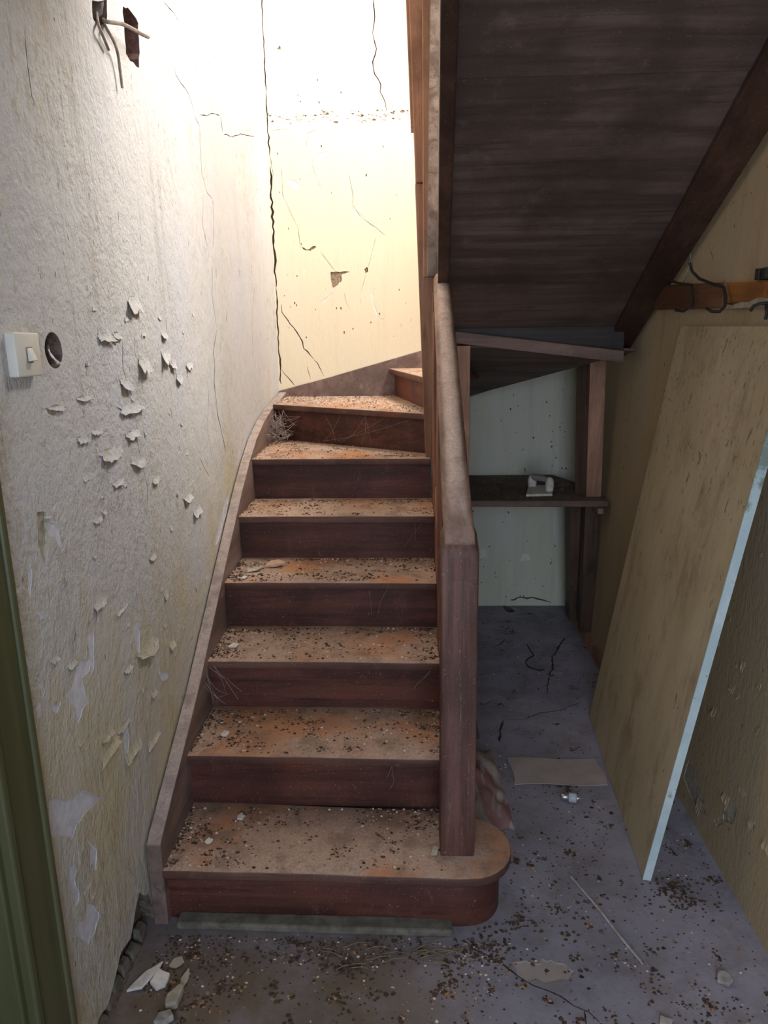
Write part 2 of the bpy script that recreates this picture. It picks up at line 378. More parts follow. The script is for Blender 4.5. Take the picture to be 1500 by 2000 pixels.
def carved(name, outline, cuts, m3, mats, back=.10):
    """a slab whose face is really cut: each cut = (polygon, depth, material index); depth None removes the face.
    m3(u, v, d) places a point d metres behind the face."""
    vsl = []; fcs = []
    for poly in [outline]+[c[0] for c in cuts]:
        if sum(a[0]*c[1]-c[0]*a[1] for a, c in zip(poly, poly[1:]+poly[:1])) < 0: poly = poly[::-1]
        b = len(vsl); vsl += [Vector(p) for p in poly]; fcs.append(list(range(b, b+len(poly))))
    vo, eo, fo, _, _, of = delaunay_2d_cdt(vsl, [], fcs, 1, 1e-5)
    dep = []
    bb = [(min(p[0] for p in c[0]), max(p[0] for p in c[0]), min(p[1] for p in c[0]), max(p[1] for p in c[0])) for c in cuts]
    for f in fo:
        d, mi = 0, 0
        x = sum(vo[i][0] for i in f)/len(f); y = sum(vo[i][1] for i in f)/len(f)
        for (poly, cd, cm), q in zip(cuts, bb):
            if x < q[0] or x > q[1] or y < q[2] or y > q[3] or not inside(poly, x, y): continue
            if cd is None: d, mi = 9, cm; break
            if cd > d: d, mi = cd, cm
        dep.append((d, mi))
    s = MB(); idx = {}
    def V(i, d):
        if (i, d) not in idx: idx[i, d] = len(s.v); s.v.append(tuple(m3(vo[i][0], vo[i][1], d)))
        return idx[i, d]
    em = {}
    for f, (d, mi) in zip(fo, dep):
        if d < 9: s.face([V(i, d) for i in f], mi)
        for a, b in zip(f, f[1:]+f[:1]): em.setdefault((min(a, b), max(a, b)), []).append((d, mi))
    for (a, b), l in em.items():
        if len(l) == 1: (d0, m0), (d1, m1) = l[0], (back, 0)
        else: (d0, m0), (d1, m1) = sorted(l[:2])
        if d1 == 9: d1 = back
        if abs(d0-d1) > 1e-6: s.face([V(a, d0), V(b, d0), V(b, d1), V(a, d1)], m1 if len(l) > 1 else 0)
    for f, (d, mi) in zip(fo, dep):
        if d < 9: s.face([V(i, back) for i in reversed(f)], 0)
    me = bpy.data.meshes.new(name); me.from_pydata(s.v, [], s.f)
    for m in mats: me.materials.append(m)
    for p, i in zip(me.polygons, s.mi): p.material_index = i
    me.update(); o = bpy.data.objects.new(name, me); COL.objects.link(o); o['kind'] = 'structure'
    return o

# ------------------------------------------------------------------ measured marks (metres, in each surface's own two axes)
LEFT_CRACKS = [(0.0045,[(2.739,1.539),(2.674,1.46),(2.684,1.42),(2.652,1.354),(2.672,1.244),(2.722,1.153),(2.753,1.094)]),(0.002,[(2.743,1.763),(2.707,1.657),(2.741,1.546)]),(0.002,[(2.442,2.316),(2.458,2.284),(2.586,2.268),(2.621,2.249),(2.648,2.217),(2.698,2.201),(2.687,2.115),(2.682,2.049),(2.739,1.999),(2.799,1.99)]),(0.0018,[(2.82,1.99),(2.809,1.953),(2.766,1.82)]),(0.0025,[(2.676,1.958),(2.649,1.883),(2.69,1.818)]),(0.002,[(2.708,2.238),(2.79,2.255),(2.887,2.288),(2.995,2.307)]),(0.006,[(3.01,2.307),(3.028,2.259)]),(0.002,[(3.043,2.255),(3.201,2.282),(3.35,2.326),(3.636,2.381)]),(0.003,[(3.64,2.432),(3.649,2.386)]),(0.002,[(2.405,1.131),(2.445,1.091),(2.505,1.047)]),(0.002,[(2.203,1.432),(2.235,1.406),(2.272,1.371)]),(0.0025,[(1.918,1.529),(1.902,1.497),(1.91,1.472)]),(0.0016,[(1.876,1.319),(1.863,1.255),(1.883,1.205),(1.904,1.139),(1.888,1.094)]),(0.0016,[(1.503,2.074),(1.499,2.023),(1.501,1.964),(1.514,1.954)]),(0.002,[(2.135,1.526),(2.137,1.502)]),(0.002,[(1.834,1.524),(1.814,1.451),(1.838,1.412)]),(0.0016,[(3.463,1.724),(3.369,1.589),(3.33,1.414)]),(0.002,[(2.394,2.451),(2.491,2.46),(2.539,2.45)]),(0.0016,[(2.579,1.34),(2.522,1.205),(2.558,1.092)]),(0.0014,[(3.596,1.867),(3.621,1.744)])]
LEFT_PEEL = [[(1.366,1.185),(1.393,1.167),(1.398,1.143),(1.414,1.117),(1.398,1.116),(1.379,1.146),(1.355,1.16)],[(1.275,1.134),(1.28,1.118),(1.271,1.091),(1.257,1.072),(1.26,1.105)],[(1.273,1.04),(1.309,1.01),(1.286,1.013)],[(1.219,0.977),(1.233,0.946),(1.227,0.936),(1.216,0.954)],[(1.244,0.914),(1.266,0.877),(1.256,0.869),(1.243,0.894)],[(1.337,0.828),(1.369,0.834),(1.402,0.864),(1.428,0.869),(1.461,0.848),(1.455,0.826),(1.417,0.828),(1.422,0.801),(1.43,0.761),(1.399,0.76),(1.374,0.744),(1.369,0.788)],[(1.277,0.838),(1.321,0.825),(1.3,0.812)],[(1.605,0.631),(1.619,0.568),(1.596,0.511),(1.578,0.516),(1.584,0.589)],[(1.226,0.671),(1.29,0.621),(1.356,0.598),(1.442,0.519),(1.366,0.541),(1.317,0.546),(1.289,0.531),(1.253,0.568),(1.212,0.602)],[(1.266,0.352),(1.296,0.324),(1.316,0.351),(1.347,0.317),(1.363,0.275),(1.323,0.259),(1.298,0.263),(1.258,0.322)],[(1.266,0.489),(1.293,0.454),(1.281,0.446),(1.288,0.389),(1.268,0.388),(1.265,0.44)],[(1.468,0.904),(1.496,0.91),(1.479,0.827),(1.459,0.812),(1.464,0.859)],[(1.723,0.815),(1.749,0.818),(1.751,0.782),(1.732,0.726),(1.715,0.77)],[(1.843,0.637),(1.916,0.598),(1.927,0.571),(1.866,0.597)],[(1.38,1.215),(1.406,1.214),(1.388,1.198)],[(2.697,0.921),(2.756,0.927),(2.707,0.868),(2.548,0.794),(2.512,0.795),(2.602,0.856)],[(1.355,0.48),(1.39,0.427),(1.374,0.387),(1.35,0.42)],[(1.24,0.869),(1.243,0.836),(1.229,0.843),(1.227,0.866)]]
LEFT_GREY = [[(1.323,1.214),(1.357,1.206),(1.346,1.148),(1.328,1.112),(1.312,1.158)],[(1.735,1.531),(1.795,1.524),(1.783,1.505),(1.736,1.513)],[(1.929,1.598),(1.946,1.579),(1.929,1.57),(1.903,1.591)]]
LEFT_HOLES = [[(1.847,2.252),(1.939,2.287),(1.923,2.237),(1.895,2.221),(1.863,2.21),(1.842,2.215)],[(2.044,2.313),(2.102,2.323),(2.151,2.314),(2.143,2.258),(2.128,2.202),(2.069,2.199),(2.036,2.206),(2.04,2.258)]]
SOCKET = [(1.467,1.505),0.035]
SWITCH = [(1.262,1.54),(1.354,1.539),(1.266,1.465),(1.351,1.462)]
LEFT_FLAKES = [(1.931,1.601,0.072,0.048,1),(1.72,1.526,0.075,0.023,1),(1.796,1.527,0.057,0.019,-1),(1.961,1.45,0.076,0.052,1),(1.813,1.408,0.066,0.044,1),(1.83,1.351,0.128,0.029,-1),(2.143,1.523,0.045,0.025,1),(2.2,1.438,0.067,0.035,1),(2.253,1.397,0.061,0.033,1),(2.151,1.462,0.101,0.048,1),(1.569,1.4,0.06,0.012,-1),(1.438,1.393,0.075,0.013,-1),(1.627,1.321,0.059,0.013,-1),(1.693,1.26,0.14,0.035,-1),(1.849,1.212,0.098,0.033,1),(1.783,0.719,0.16,0.044,-1),(1.546,0.948,0.067,0.02,1),(1.616,1.139,0.027,0.011,1),(1.578,1.131,0.047,0.011,1),(1.51,0.601,0.089,0.027,1),(1.643,0.519,0.117,0.032,-1),(1.503,0.637,0.067,0.016,1),(1.59,0.61,0.068,0.014,-1),(1.773,0.468,0.078,0.018,-1),(1.664,0.887,0.072,0.011,-1),(1.973,0.808,0.042,0.023,1),(1.893,0.944,0.061,0.019,1),(2.233,1.028,0.082,0.031,1),(2.33,0.963,0.079,0.032,1),(1.712,1.187,0.073,0.017,1),(1.805,0.587,0.036,0.021,1),(1.978,0.652,0.043,0.026,1),(1.833,1.285,0.102,0.025,1),(1.38,0.875,0.038,0.018,1),(1.312,0.918,0.027,0.014,1),(1.649,0.732,0.042,0.015,1),(1.354,1.195,0.024,0.009,1),(1.546,1.316,0.049,0.017,1),(1.974,1.139,0.056,0.021,1),(2.369,1.429,0.067,0.028,1)]
WIRES = [[(-0.73,1.99,2.268),(-0.69,1.886,2.224),(-0.67,1.936,2.236),(-0.66,1.993,2.243),(-0.655,2.029,2.246),(-0.65,2.067,2.252)],[(-0.73,1.979,2.262),(-0.685,1.878,2.207),(-0.68,1.902,2.189),(-0.685,1.936,2.174),(-0.688,1.95,2.14),(-0.688,1.954,2.106)],[(-0.73,1.946,2.269),(-0.69,1.845,2.201),(-0.688,1.864,2.182),(-0.69,1.892,2.168)]]
SOCKET_WIRES = [[(-0.74,1.528,1.525),(-0.71,1.47,1.5),(-0.7,1.467,1.488),(-0.698,1.487,1.478)],[(-0.74,1.525,1.521),(-0.715,1.477,1.504),(-0.704,1.47,1.492),(-0.7,1.478,1.479)]]
BACK_CRACKS = [(0.006,[(-0.167,3.074),(-0.163,3.031),(-0.157,2.957),(-0.17,2.893),(-0.152,2.827),(-0.175,2.773),(-0.161,2.718),(-0.135,2.673),(-0.14,2.64),(-0.116,2.594),(-0.107,2.558)]),(0.007,[(-0.668,1.66),(-0.662,1.621),(-0.609,1.543),(-0.564,1.47),(-0.56,1.438),(-0.524,1.401),(-0.511,1.38)]),(0.004,[(-0.511,1.38),(-0.49,1.364),(-0.46,1.291)]),(0.005,[(-0.682,1.329),(-0.651,1.286),(-0.617,1.245)]),(0.003,[(-0.545,1.346),(-0.529,1.274)]),(0.008,[(-0.701,3.068),(-0.702,2.874),(-0.709,2.654)]),(0.01,[(-0.709,2.654),(-0.7,2.552),(-0.693,2.402),(-0.687,2.367)]),(0.016,[(-0.723,2.321),(-0.717,2.274),(-0.703,2.155),(-0.701,1.948),(-0.696,1.799),(-0.688,1.749)]),(0.011,[(-0.688,1.749),(-0.694,1.622),(-0.698,1.493),(-0.69,1.387),(-0.693,1.254)]),(0.003,[(-0.687,2.367),(-0.676,2.273)]),(0.002,[(-0.633,2.319),(-0.634,2.189),(-0.604,2.117),(-0.564,2.031),(-0.555,1.933)]),(0.0022,[(-0.471,2.362),(-0.483,2.328),(-0.462,2.257),(-0.433,2.209)]),(0.0022,[(-0.303,2.289),(-0.281,2.17),(-0.287,2.134)]),(0.0025,[(-0.287,2.134),(-0.245,2.074),(-0.169,2.024),(-0.125,1.987)]),(0.0022,[(-0.457,1.919),(-0.419,1.869),(-0.382,1.819)]),(0.002,[(-0.057,2.557),(-0.053,2.502),(-0.098,2.469)]),(0.0016,[(-0.169,1.987),(-0.205,1.865),(-0.253,1.716)]),(0.0016,[(-0.676,2.483),(-0.6,2.488),(-0.562,2.475)]),(0.0016,[(-0.51,2.398),(-0.495,2.467),(-0.436,2.488)]),(0.0014,[(-0.34,1.718),(-0.331,1.667),(-0.313,1.628)])]
BACK_PEEL = [[(-0.69,2.828),(-0.655,2.825),(-0.652,2.797),(-0.636,2.767),(-0.662,2.737),(-0.695,2.736)],[(-0.563,2.411),(-0.549,2.376),(-0.535,2.341),(-0.555,2.353)],[(-0.192,1.715),(-0.181,1.639),(-0.158,1.583),(-0.131,1.582),(-0.15,1.575),(-0.181,1.608),(-0.201,1.703)],[(-0.61,2.26),(-0.572,2.255),(-0.535,2.223),(-0.562,2.207),(-0.599,2.236)],[(-0.282,2.134),(-0.257,2.105),(-0.219,2.066),(-0.245,2.074),(-0.282,2.11)],[(-0.473,2.374),(-0.402,2.382),(-0.387,2.372),(-0.441,2.357)],[(-0.466,1.669),(-0.425,1.694),(-0.387,1.729),(-0.398,1.706),(-0.447,1.664)]]
BACK_GASH = [[(-0.408,1.814),(-0.382,1.819),(-0.306,1.815),(-0.348,1.803),(-0.351,1.773),(-0.37,1.754),(-0.397,1.739),(-0.406,1.782)],[(-0.619,2.855),(-0.612,2.846),(-0.615,2.835),(-0.63,2.838)],[(-0.56,1.946),(-0.522,1.925),(-0.484,1.944),(-0.474,1.939),(-0.506,1.92),(-0.53,1.923)],[(-0.232,1.829),(-0.219,1.836),(-0.214,1.816),(-0.23,1.809)]]
FLOOR_CRACKS = [(0.005,[(0.126,1.6),(0.157,1.569),(0.222,1.523),(0.25,1.494),(0.283,1.465),(0.317,1.452),(0.344,1.438),(0.369,1.412),(0.4,1.395),(0.427,1.363)]),(0.006,[(0.388,1.403),(0.387,1.386),(0.383,1.36)]),(0.011,[(0.322,2.548),(0.337,2.626),(0.368,2.704)]),(0.005,[(0.368,2.704),(0.448,2.716),(0.52,2.766),(0.607,2.787),(0.655,2.826),(0.7,2.852)]),(0.008,[(0.772,3.517),(0.692,3.352),(0.667,3.295),(0.643,3.164),(0.615,3.102)]),(0.004,[(0.615,3.102),(0.574,2.923)]),(0.005,[(0.264,2.828),(0.308,2.841),(0.338,2.877)]),(0.006,[(0.388,3.393),(0.43,3.43),(0.469,3.504)]),(0.02,[(-0.734,1.33),(-0.734,1.402),(-0.736,1.504),(-0.736,1.601)])]
FLOOR_PATCH = [[(0.244,1.523),(0.262,1.534),(0.305,1.529),(0.318,1.543),(0.344,1.536),(0.379,1.522),(0.394,1.504),(0.371,1.481),(0.308,1.47),(0.261,1.486)],[(0.503,3.99),(0.554,3.942),(0.568,3.872),(0.528,3.865)]]
FLOOR_STRING = [(0.567,3.424),(0.572,3.358),(0.579,3.306),(0.546,3.267),(0.53,3.222),(0.544,3.174),(0.584,3.148),(0.604,3.158)]
RIGHT_PEEL = [[(2.169,0.164),(2.136,0.158),(2.012,0.115),(2.001,0.083),(2.113,0.062),(2.19,0.085)],[(1.899,0.17),(1.873,0.231),(1.823,0.234),(1.837,0.174),(1.893,0.149)],[(1.947,0.109),(1.906,0.146),(1.889,0.138),(1.922,0.102)],[(1.742,0.261),(1.72,0.258),(1.727,0.233)],[(2.735,1.66),(2.683,1.724),(2.671,1.789),(2.66,1.656)]]
RIGHT_CRACKS = [(0.003,[(2.075,0.106),(2.036,0.089),(1.995,0.088)]),(0.003,[(1.902,0.134),(1.894,0.199),(1.897,0.23)]),(0.003,[(1.92,0.347),(1.903,0.325),(1.913,0.302)]),(0.0025,[(2.509,1.765),(2.474,1.731),(2.481,1.717)]),(0.0025,[(2.671,1.789),(2.63,1.679)])]
RIGHT_FLAKES = [(1.893,0.217,0.035,0.033,1),(2.056,0.075,0.035,0.053,1),(1.655,0.251,0.036,0.036,1),(1.738,0.248,0.025,0.032,1),(2.083,0.605,0.033,0.029,1),(1.913,0.621,0.029,0.032,1),(1.951,0.532,0.024,0.027,1),(2.04,0.409,0.026,0.037,1),(1.796,0.301,0.037,0.02,1)]
HOOKS = [[(0.875,2.477,1.721),(0.884,2.474,1.694),(0.893,2.433,1.669),(0.903,2.336,1.647),(0.904,2.268,1.637),(0.905,2.249,1.608),(0.895,2.225,1.582),(0.88,2.223,1.567),(0.87,2.253,1.569),(0.865,2.281,1.579)],[(0.884,2.656,1.675),(0.893,2.618,1.666),(0.905,2.532,1.657),(0.906,2.511,1.618),(0.896,2.49,1.589),(0.88,2.511,1.574),(0.87,2.555,1.578)],[(0.893,1.932,1.645),(0.904,1.953,1.622),(0.905,1.952,1.588),(0.895,1.969,1.583),(0.88,1.972,1.582),(0.87,1.985,1.577),(0.87,1.999,1.567)],[(0.9,1.981,1.579),(0.895,1.964,1.558),(0.894,1.965,1.543)]]
RACK = [(0.924,2.896,1.672),(0.92,2.866,1.584),(0.922,2.036,1.641),(0.92,2.015,1.574)]

# ------------------------------------------------------------------ the room
XL, YB = -.70, 3.965
TOP = 5.2
def rx(z): return .885+.035*z          # the right wall leans out a little
# left wall with its cracks, peeled paint, socket hole and broken-out junction boxes
cuts = [([(.25, 0), (1.07, 0), (1.07, 2.06), (.25, 2.06)], None, 0)]
for wd, p in LEFT_CRACKS: cuts.append((ribbon(p, wd*1.35), .012, 1))
for p in LEFT_PEEL: cuts.append((rough(p, .004), .0012, 2))
for p in LEFT_GREY: cuts.append((rough(p, .003), .004, 3))
for p in LEFT_HOLES: cuts.append((rough(p, .004), .07, 4))
(sy, sz), sr = SOCKET
cuts.append(([(sy+sr*math.cos(a)*1.03+rnd.uniform(-.001, .001), sz+sr*math.sin(a)) for a in [6.283*i/28 for i in range(28)]], .05, 5))
foot = [(1.12, .0), (1.12, .012), (1.22, .02), (1.30, .06), (1.36, .05), (1.44, .10), (1.50, .085), (1.58, .15), (1.63, .10), (1.66, .02), (1.66, 0)]
cuts.append((rough(foot, .004), .035, 5))
for Y, Z, wd, ht, att in LEFT_FLAKES:
    if wd*ht > .0006: cuts.append((rough([(Y-wd*.42, Z+ht*.45), (Y-wd*.35, Z-ht*.5), (Y-.05*wd, Z-ht*.72), (Y+wd*.38, Z-ht*.5), (Y+wd*.42, Z+ht*.4)], .003), .0016, 6))
wall_left = carved('wall_left', [(-1.1, 0), (YB+.02, 0), (YB+.02, TOP), (-1.1, TOP)], cuts, lambda u, v, d: (XL-d, u, v),
                   [M['left'], M['crackfill'], M['peel'], M['greyplaster'], M['brick'], M['crackfill'], M['under']], .14)
# back wall: yellow over the stairs, pale green-grey in the cupboard under the stairs
cuts = []
for wd, p in BACK_CRACKS: wd *= .62 if wd > .0075 else .85; cuts.append((ribbon([(max(x, -.694+wd*.35), z) for x, z in p], wd), .014, 1))
for p in BACK_PEEL: cuts.append((rough(p, .003), .0015, 2))
for p in BACK_GASH: cuts.append((rough(p, .003), .005, 3))
for i in range(110):                                         # the crumbled joint line across the wall
    x = rnd.uniform(-.69, .03); z = 2.545+rnd.gauss(0, .008)-.02*(rnd.random() < .3); r_ = rnd.choice((.002, .003, .003, .005, .008))
    cuts.append(([(x+r_*1.6*math.cos(a)*rnd.uniform(.6, 1.2), z+r_*math.sin(a)*rnd.uniform(.4, 1)) for a in [6.283*k/7 for k in range(7)]], .004, 3 if rnd.random() < .55 else 2))
for i in range(40):
    x = rnd.uniform(-.66, .05); z = rnd.uniform(1.35, 2.9); r_ = rnd.uniform(.0015, .005)
    cuts.append(([(x+r_*math.cos(a)*rnd.uniform(.5, 1.2), z+r_*2*math.sin(a)*rnd.uniform(.5, 1)) for a in [6.283*k/6 for k in range(6)]], .003, 3))
closet = [(.12, 0), (.95, 0), (1.1, 1.34), (.12, 1.3)]
cuts.append((closet, .0002, 4))
for i in range(46):
    x = rnd.uniform(.28, .84); z = rnd.choice((rnd.uniform(.78, 1.3), rnd.uniform(.05, .7))); r_ = rnd.uniform(.002, .006)
    cuts.append(([(x+r_*math.cos(a)*rnd.uniform(.5, 1.2), z+r_*1.6*math.sin(a)*rnd.uniform(.5, 1)) for a in [6.283*k/6 for k in range(6)]], .004, 1))
for p in ([(.37, .27), (.42, .29), (.41, .33), (.36, .33)], [(.60, .26), (.66, .27), (.65, .31), (.61, .30)]): cuts.append((rough(p, .006), .001, 2))
cuts.append((ribbon([(.55, .035), (.62, .05), (.70, .045), (.74, .03), (.78, .02)], .008), .012, 1))
wall_back = carved('wall_back', [(XL-.1, 0), (1.2, 0), (1.2, TOP), (XL-.1, TOP)], cuts, lambda u, v, d: (u, YB+d, v),
                   [M['back'], M['crackfill'], M['peelw'], M['brownpit'], M['closet']], .14)
# right wall, with the upstairs window opening
cuts = [([(2.05, 3.05), (3.45, 3.05), (3.45, 4.40), (2.05, 4.40)], None, 0)]
for wd, p in RIGHT_CRACKS: cuts.append((ribbon(p, wd), .012, 1))
for p in RIGHT_PEEL: cuts.append((rough(p, .003), .002, 2))
for i in range(90):
    y = rnd.uniform(1.5, 3.1); z = rnd.uniform(.1, 2.0); r_ = rnd.uniform(.0015, .0045)
    cuts.append(([(y+r_*math.cos(a)*rnd.uniform(.5, 1.2), z+r_*2*math.sin(a)*rnd.uniform(.5, 1)) for a in [6.283*k/6 for k in range(6)]], .003, 1))
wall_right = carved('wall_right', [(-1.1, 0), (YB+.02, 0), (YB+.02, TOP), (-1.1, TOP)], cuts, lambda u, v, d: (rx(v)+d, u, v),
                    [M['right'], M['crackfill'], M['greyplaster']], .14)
# floor
cuts = []
for wd, p in FLOOR_CRACKS: cuts.append((ribbon(p, wd), .015, 1))
cuts.append((rough(FLOOR_PATCH[0], .006), .003, 2)); cuts.append((rough(FLOOR_PATCH[1], .004), .02, 1))
for i in range(26):
    x = rnd.uniform(.3, .85); y = rnd.uniform(1.3, 2.4); r_ = rnd.uniform(.004, .011)
    cuts.append(([(x+r_*math.cos(a)*rnd.uniform(.5, 1.2), y+r_*math.sin(a)*rnd.uniform(.4, 1)) for a in [6.283*k/8 for k in range(8)]], .004, 3))
floor = carved('floor', [(XL-.15, -1.15), (1.05, -1.15), (1.05, YB+.1), (XL-.15, YB+.1)], cuts, lambda u, v, d: (u, v, -d),
               [M['floor'], M['crackfill'], M['card'], M['crumb']], .15)
# hall ceiling / upper floor slab, leaving the stairwell open
c = MB(); c.box(XL-.1, 1.1, -1.1, 1.28, 2.58, 2.74); c.box(XL-.1, .06, 1.28, 1.98, 2.58, 2.74)
c.build('ceiling', M['ceil'])['kind'] = 'structure'
c = MB(); c.box(XL-.1, 1.3, -1.1, YB+.1, TOP, TOP+.1); c.build('ceiling_upper', M['ceil'])['kind'] = 'structure'
# wall behind the camera with the entrance doorway, and the wall above it upstairs
c = MB(); c.box(XL-.1, -.36, -1.12, -1.0, 0, TOP); c.box(.66, 1.2, -1.12, -1.0, 0, TOP); c.box(-.36, .66, -1.12, -1.0, 2.25, TOP)
c.build('wall_front', M['ceil'])['kind'] = 'structure'
# upstairs window frame in the right wall
wf = thing('window_1', 'white painted upstairs window in the right wall above the stairs', 'window'); wf['kind'] = 'structure'
del wf['category'], wf['label']
xw = rx(3.7)+.08
for y0, y1, z0, z1 in ((2.05, 3.45, 3.05, 3.10), (2.05, 3.45, 4.35, 4.40), (2.05, 2.10, 3.10, 4.35), (3.40, 3.45, 3.10, 4.35), (2.73, 2.77, 3.10, 4.35)):
    MB().box(xw, xw+.05, y0, y1, z0, z1).build('frame_bar', M['winpaint'], wf, .004)
# green door on the left, nearest the camera
dr = bpy.data.objects.new('door_1', None); COL.objects.link(dr); dr['kind'] = 'structure'
leaf = MB().box(XL-.12, XL-.075, .27, 1.045, .005, 2.04).build('door_leaf', M['green'], dr, .004)
MB().box(XL-.075, XL-.055, .40, .96, .30, 1.0).box(XL-.075, XL-.055, .40, .96, 1.15, 1.9).build('raised_panel', M['green'], leaf, .012)
MB().box(XL-.13, XL+.004, 1.04, 1.07, 0, 2.06).build('jamb', M['green'], dr, .004)
MB().box(XL-.001, XL+.016, 1.065, 1.180, 0, 2.16).box(XL-.001, XL+.022, 1.165, 1.183, 0, 2.16).box(XL-.001, XL+.022, 1.055, 1.075, 0, 2.16).build('architrave', M['green'], dr, .005)
MB().box(XL-.001, XL+.022, .13, .26, 0, 2.16).build('architrave', M['green'], dr, .005)
MB().box(XL-.001, XL+.022, .26, 1.055, 2.05, 2.16).build('architrave', M['green'], dr, .005)

# curled flakes of paint on the left and right walls
def flake(Y, Z, wd, ht, att, face, parent, mat):
    s = MB(); sd = rnd.random()*50; lift = rnd.uniform(.18, .36)*ht+.002; skew = rnd.uniform(-.3, .3)*wd; cu = rnd.uniform(-.5, .5)
    att = 1; top = Z+ht/2; tap = rnd.uniform(-.3, .6); jag = [rnd.uniform(-.16, .16) for _ in range(8)]
    def P(i, j):
        v = j; u = i-.5
        ww = wd*(1-tap*v+.3*(noise.noise((sd, v*4, 0))))
        edge = jag[int(i*5+.5)]*ht*1.2
        y = Y+u*ww+skew*v
        z = top-att*(ht*v*(1-.18*v)+edge*v)
        off = lift*v**1.7*(1+cu*u)+.0008-.4*lift*max(0, v-.75)
        return face(y, z, off)
    s.sheet(P, 5, 6, .0011)
    return s.build('paint_flake', mat, parent)
for Y, Z, wd, ht, att in LEFT_FLAKES:
    flake(Y, Z, max(wd, .014), ht*.9, att, lambda y, z, o: (XL+o, y, z), wall_left, M['left'])
for i in range(34):
    y = rnd.uniform(1.3, 2.5); z = rnd.uniform(.15+.5*max(0, y-1.7), 1.6)
    flake(y, z, rnd.uniform(.012, .03), rnd.uniform(.006, .018), rnd.choice((1, 1, -1)), lambda y, z, o: (XL+o*.45, y, z), wall_left, M['left'])
for Y, Z, wd, ht, att in RIGHT_FLAKES:
    flake(Y, Z, max(wd, .012), ht, att, lambda y, z, o: (rx(z)-o*.6, y, z), wall_right, M['right'])
for i in range(14):
    y = rnd.uniform(1.55, 2.2); z = rnd.uniform(.2, .95)
    flake(y, z, rnd.uniform(.010, .02), rnd.uniform(.012, .03), 1, lambda y, z, o: (rx(z)-o*.5, y, z), wall_right, M['right'])
# broken plaster along the foot of the left wall
for i in range(7):
    y = 1.27+i*.05+rnd.uniform(-.01, .01); s = MB()
    h = .012+.025*rnd.random(); d = rnd.uniform(.010, .022)
    s.hexa([(XL-.03, y, 0), (XL-.03, y+.05, 0), (XL+d-.02, y+.052, 0), (XL+d-.02, y-.002, 0), (XL-.03, y+.004, h), (XL-.03, y+.045, h*.8), (XL-.012, y+.04, h*.7), (XL-.014, y+.006, h*.9)])
    s.build('plaster_lump', M['plinth'], wall_left, .004)

# ------------------------------------------------------------------ staircase
RISE, GO, Y1 = .17, .27, 1.622
SX0, SX1 = -.66, .086
st = thing('staircase', 'dusty red-brown wooden winder staircase with newel post and thick handrail', 'staircase')
def tread(out, z, front, name='tread'):
    """out: outline in plan; the first `front` points are the worn nosing edge"""
    th = .027
    s = prism(out, z-th, z)
    return s.build(name, M['tread'], st, .004, smooth=True, seg=2)
def worn_front(x0, y0, x1, y1, n=14, sd=0):
    return [(x0+(x1-x0)*i/n, y0+(y1-y0)*i/n+(.0035*noise.noise((sd*7.3, i*.55, 0))+.003*math.sin(math.pi*i/n) if 0 < i < n else 0)) for i in range(n+1)]
def nose(k): return Y1+(k-1)*GO
# first step with its rounded bullnose end
bull = worn_front(SX0, Y1+.012, .12, Y1-.006, 12, 1)
for a in range(-78, 80, 13):
    bull.append((.145+.118*math.cos(R(a)), 1.742+.125*math.sin(R(a))))
bull += [(.13, 1.885), (SX1, 1.89), (SX0, Y1+GO+.04)]
tread(bull, RISE, 13)
rb = [(SX0, Y1+.04)] + [(x, y+.026) for x, y in worn_front(SX0+.02, Y1+.012, .12, Y1-.006, 6, 1)]
for a in range(-78, 80, 13): rb.append((.14+.092*math.cos(R(a)), 1.742+.098*math.sin(R(a))))
rb += [(.10, 1.86), (SX0, 1.86)]
prism(rb, 0, RISE-.03).build('riser', M['riser'], st, .002, smooth=True)
pl = [(x, y-.03) for x, y in rb[:8]]
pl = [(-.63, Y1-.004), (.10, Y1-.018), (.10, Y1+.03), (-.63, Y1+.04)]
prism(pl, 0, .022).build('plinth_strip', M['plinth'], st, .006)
for k in range(2, 6):
    y = nose(k); sk = .014
    tread(worn_front(SX0, y+sk*.5, SX1, y-sk*.5, 14, k)+[(SX1, y+GO+.04), (SX0, y+GO+.04)], RISE*k, 15)
    MB().hexa([(SX0, y+.030, RISE*(k-1)-.004), (SX1, y+.018, RISE*(k-1)-.004), (SX1, y+.040, RISE*(k-1)-.004), (SX0, y+.052, RISE*(k-1)-.004),
               (SX0, y+.030, RISE*k-.030), (SX1, y+.018, RISE*k-.030), (SX1, y+.040, RISE*k-.030), (SX0, y+.052, RISE*k-.030)]).build('riser', M['riser'], st, .001)
Y6 = 2.985
def riser(a, b, z0, z1, th=.02):
    a = Vector(a); b = Vector(b); n = Vector((-(b-a).y, (b-a).x)).normalized()*th
    q = [a, b, b+n, a+n]
    return MB().hexa([(p.x, p.y, z0-.004) for p in q]+[(p.x, p.y, z1-.030) for p in q]).build('riser', M['riser'], st, .001)
tread(worn_front(SX0, Y6+.012, SX1-.006, Y6-.012, 14, 6)+[(SX1-.006, 3.16), (SX0, 3.68)], 1.02, 15)
riser((SX0, Y6+.04), (SX1-.006, Y6+.012), .85, 1.02)
Z8 = 1.330
tread(worn_front(SX0, 3.545, .055, 3.075, 14, 7)+[(.12, 3.10), (.16, 3.2), (-.04, 3.93), (SX0, 3.93)], 1.19, 15)
riser((SX0, 3.575), (.06, 3.102), 1.02, 1.19)
tread(worn_front(-.115, 3.928, .055, 3.20, 10, 8)+[(.14, 3.14), (.56, 3.93)], Z8, 11)
riser((-.085, 3.93), (.078, 3.20), 1.19, Z8)
tread([(.14, 3.12), (.20, 3.10), (.90, 3.52), (.90, 3.93), (.50, 3.93)], 1.49, 3)
riser((.52, 3.93), (.145, 3.15), Z8, 1.49)
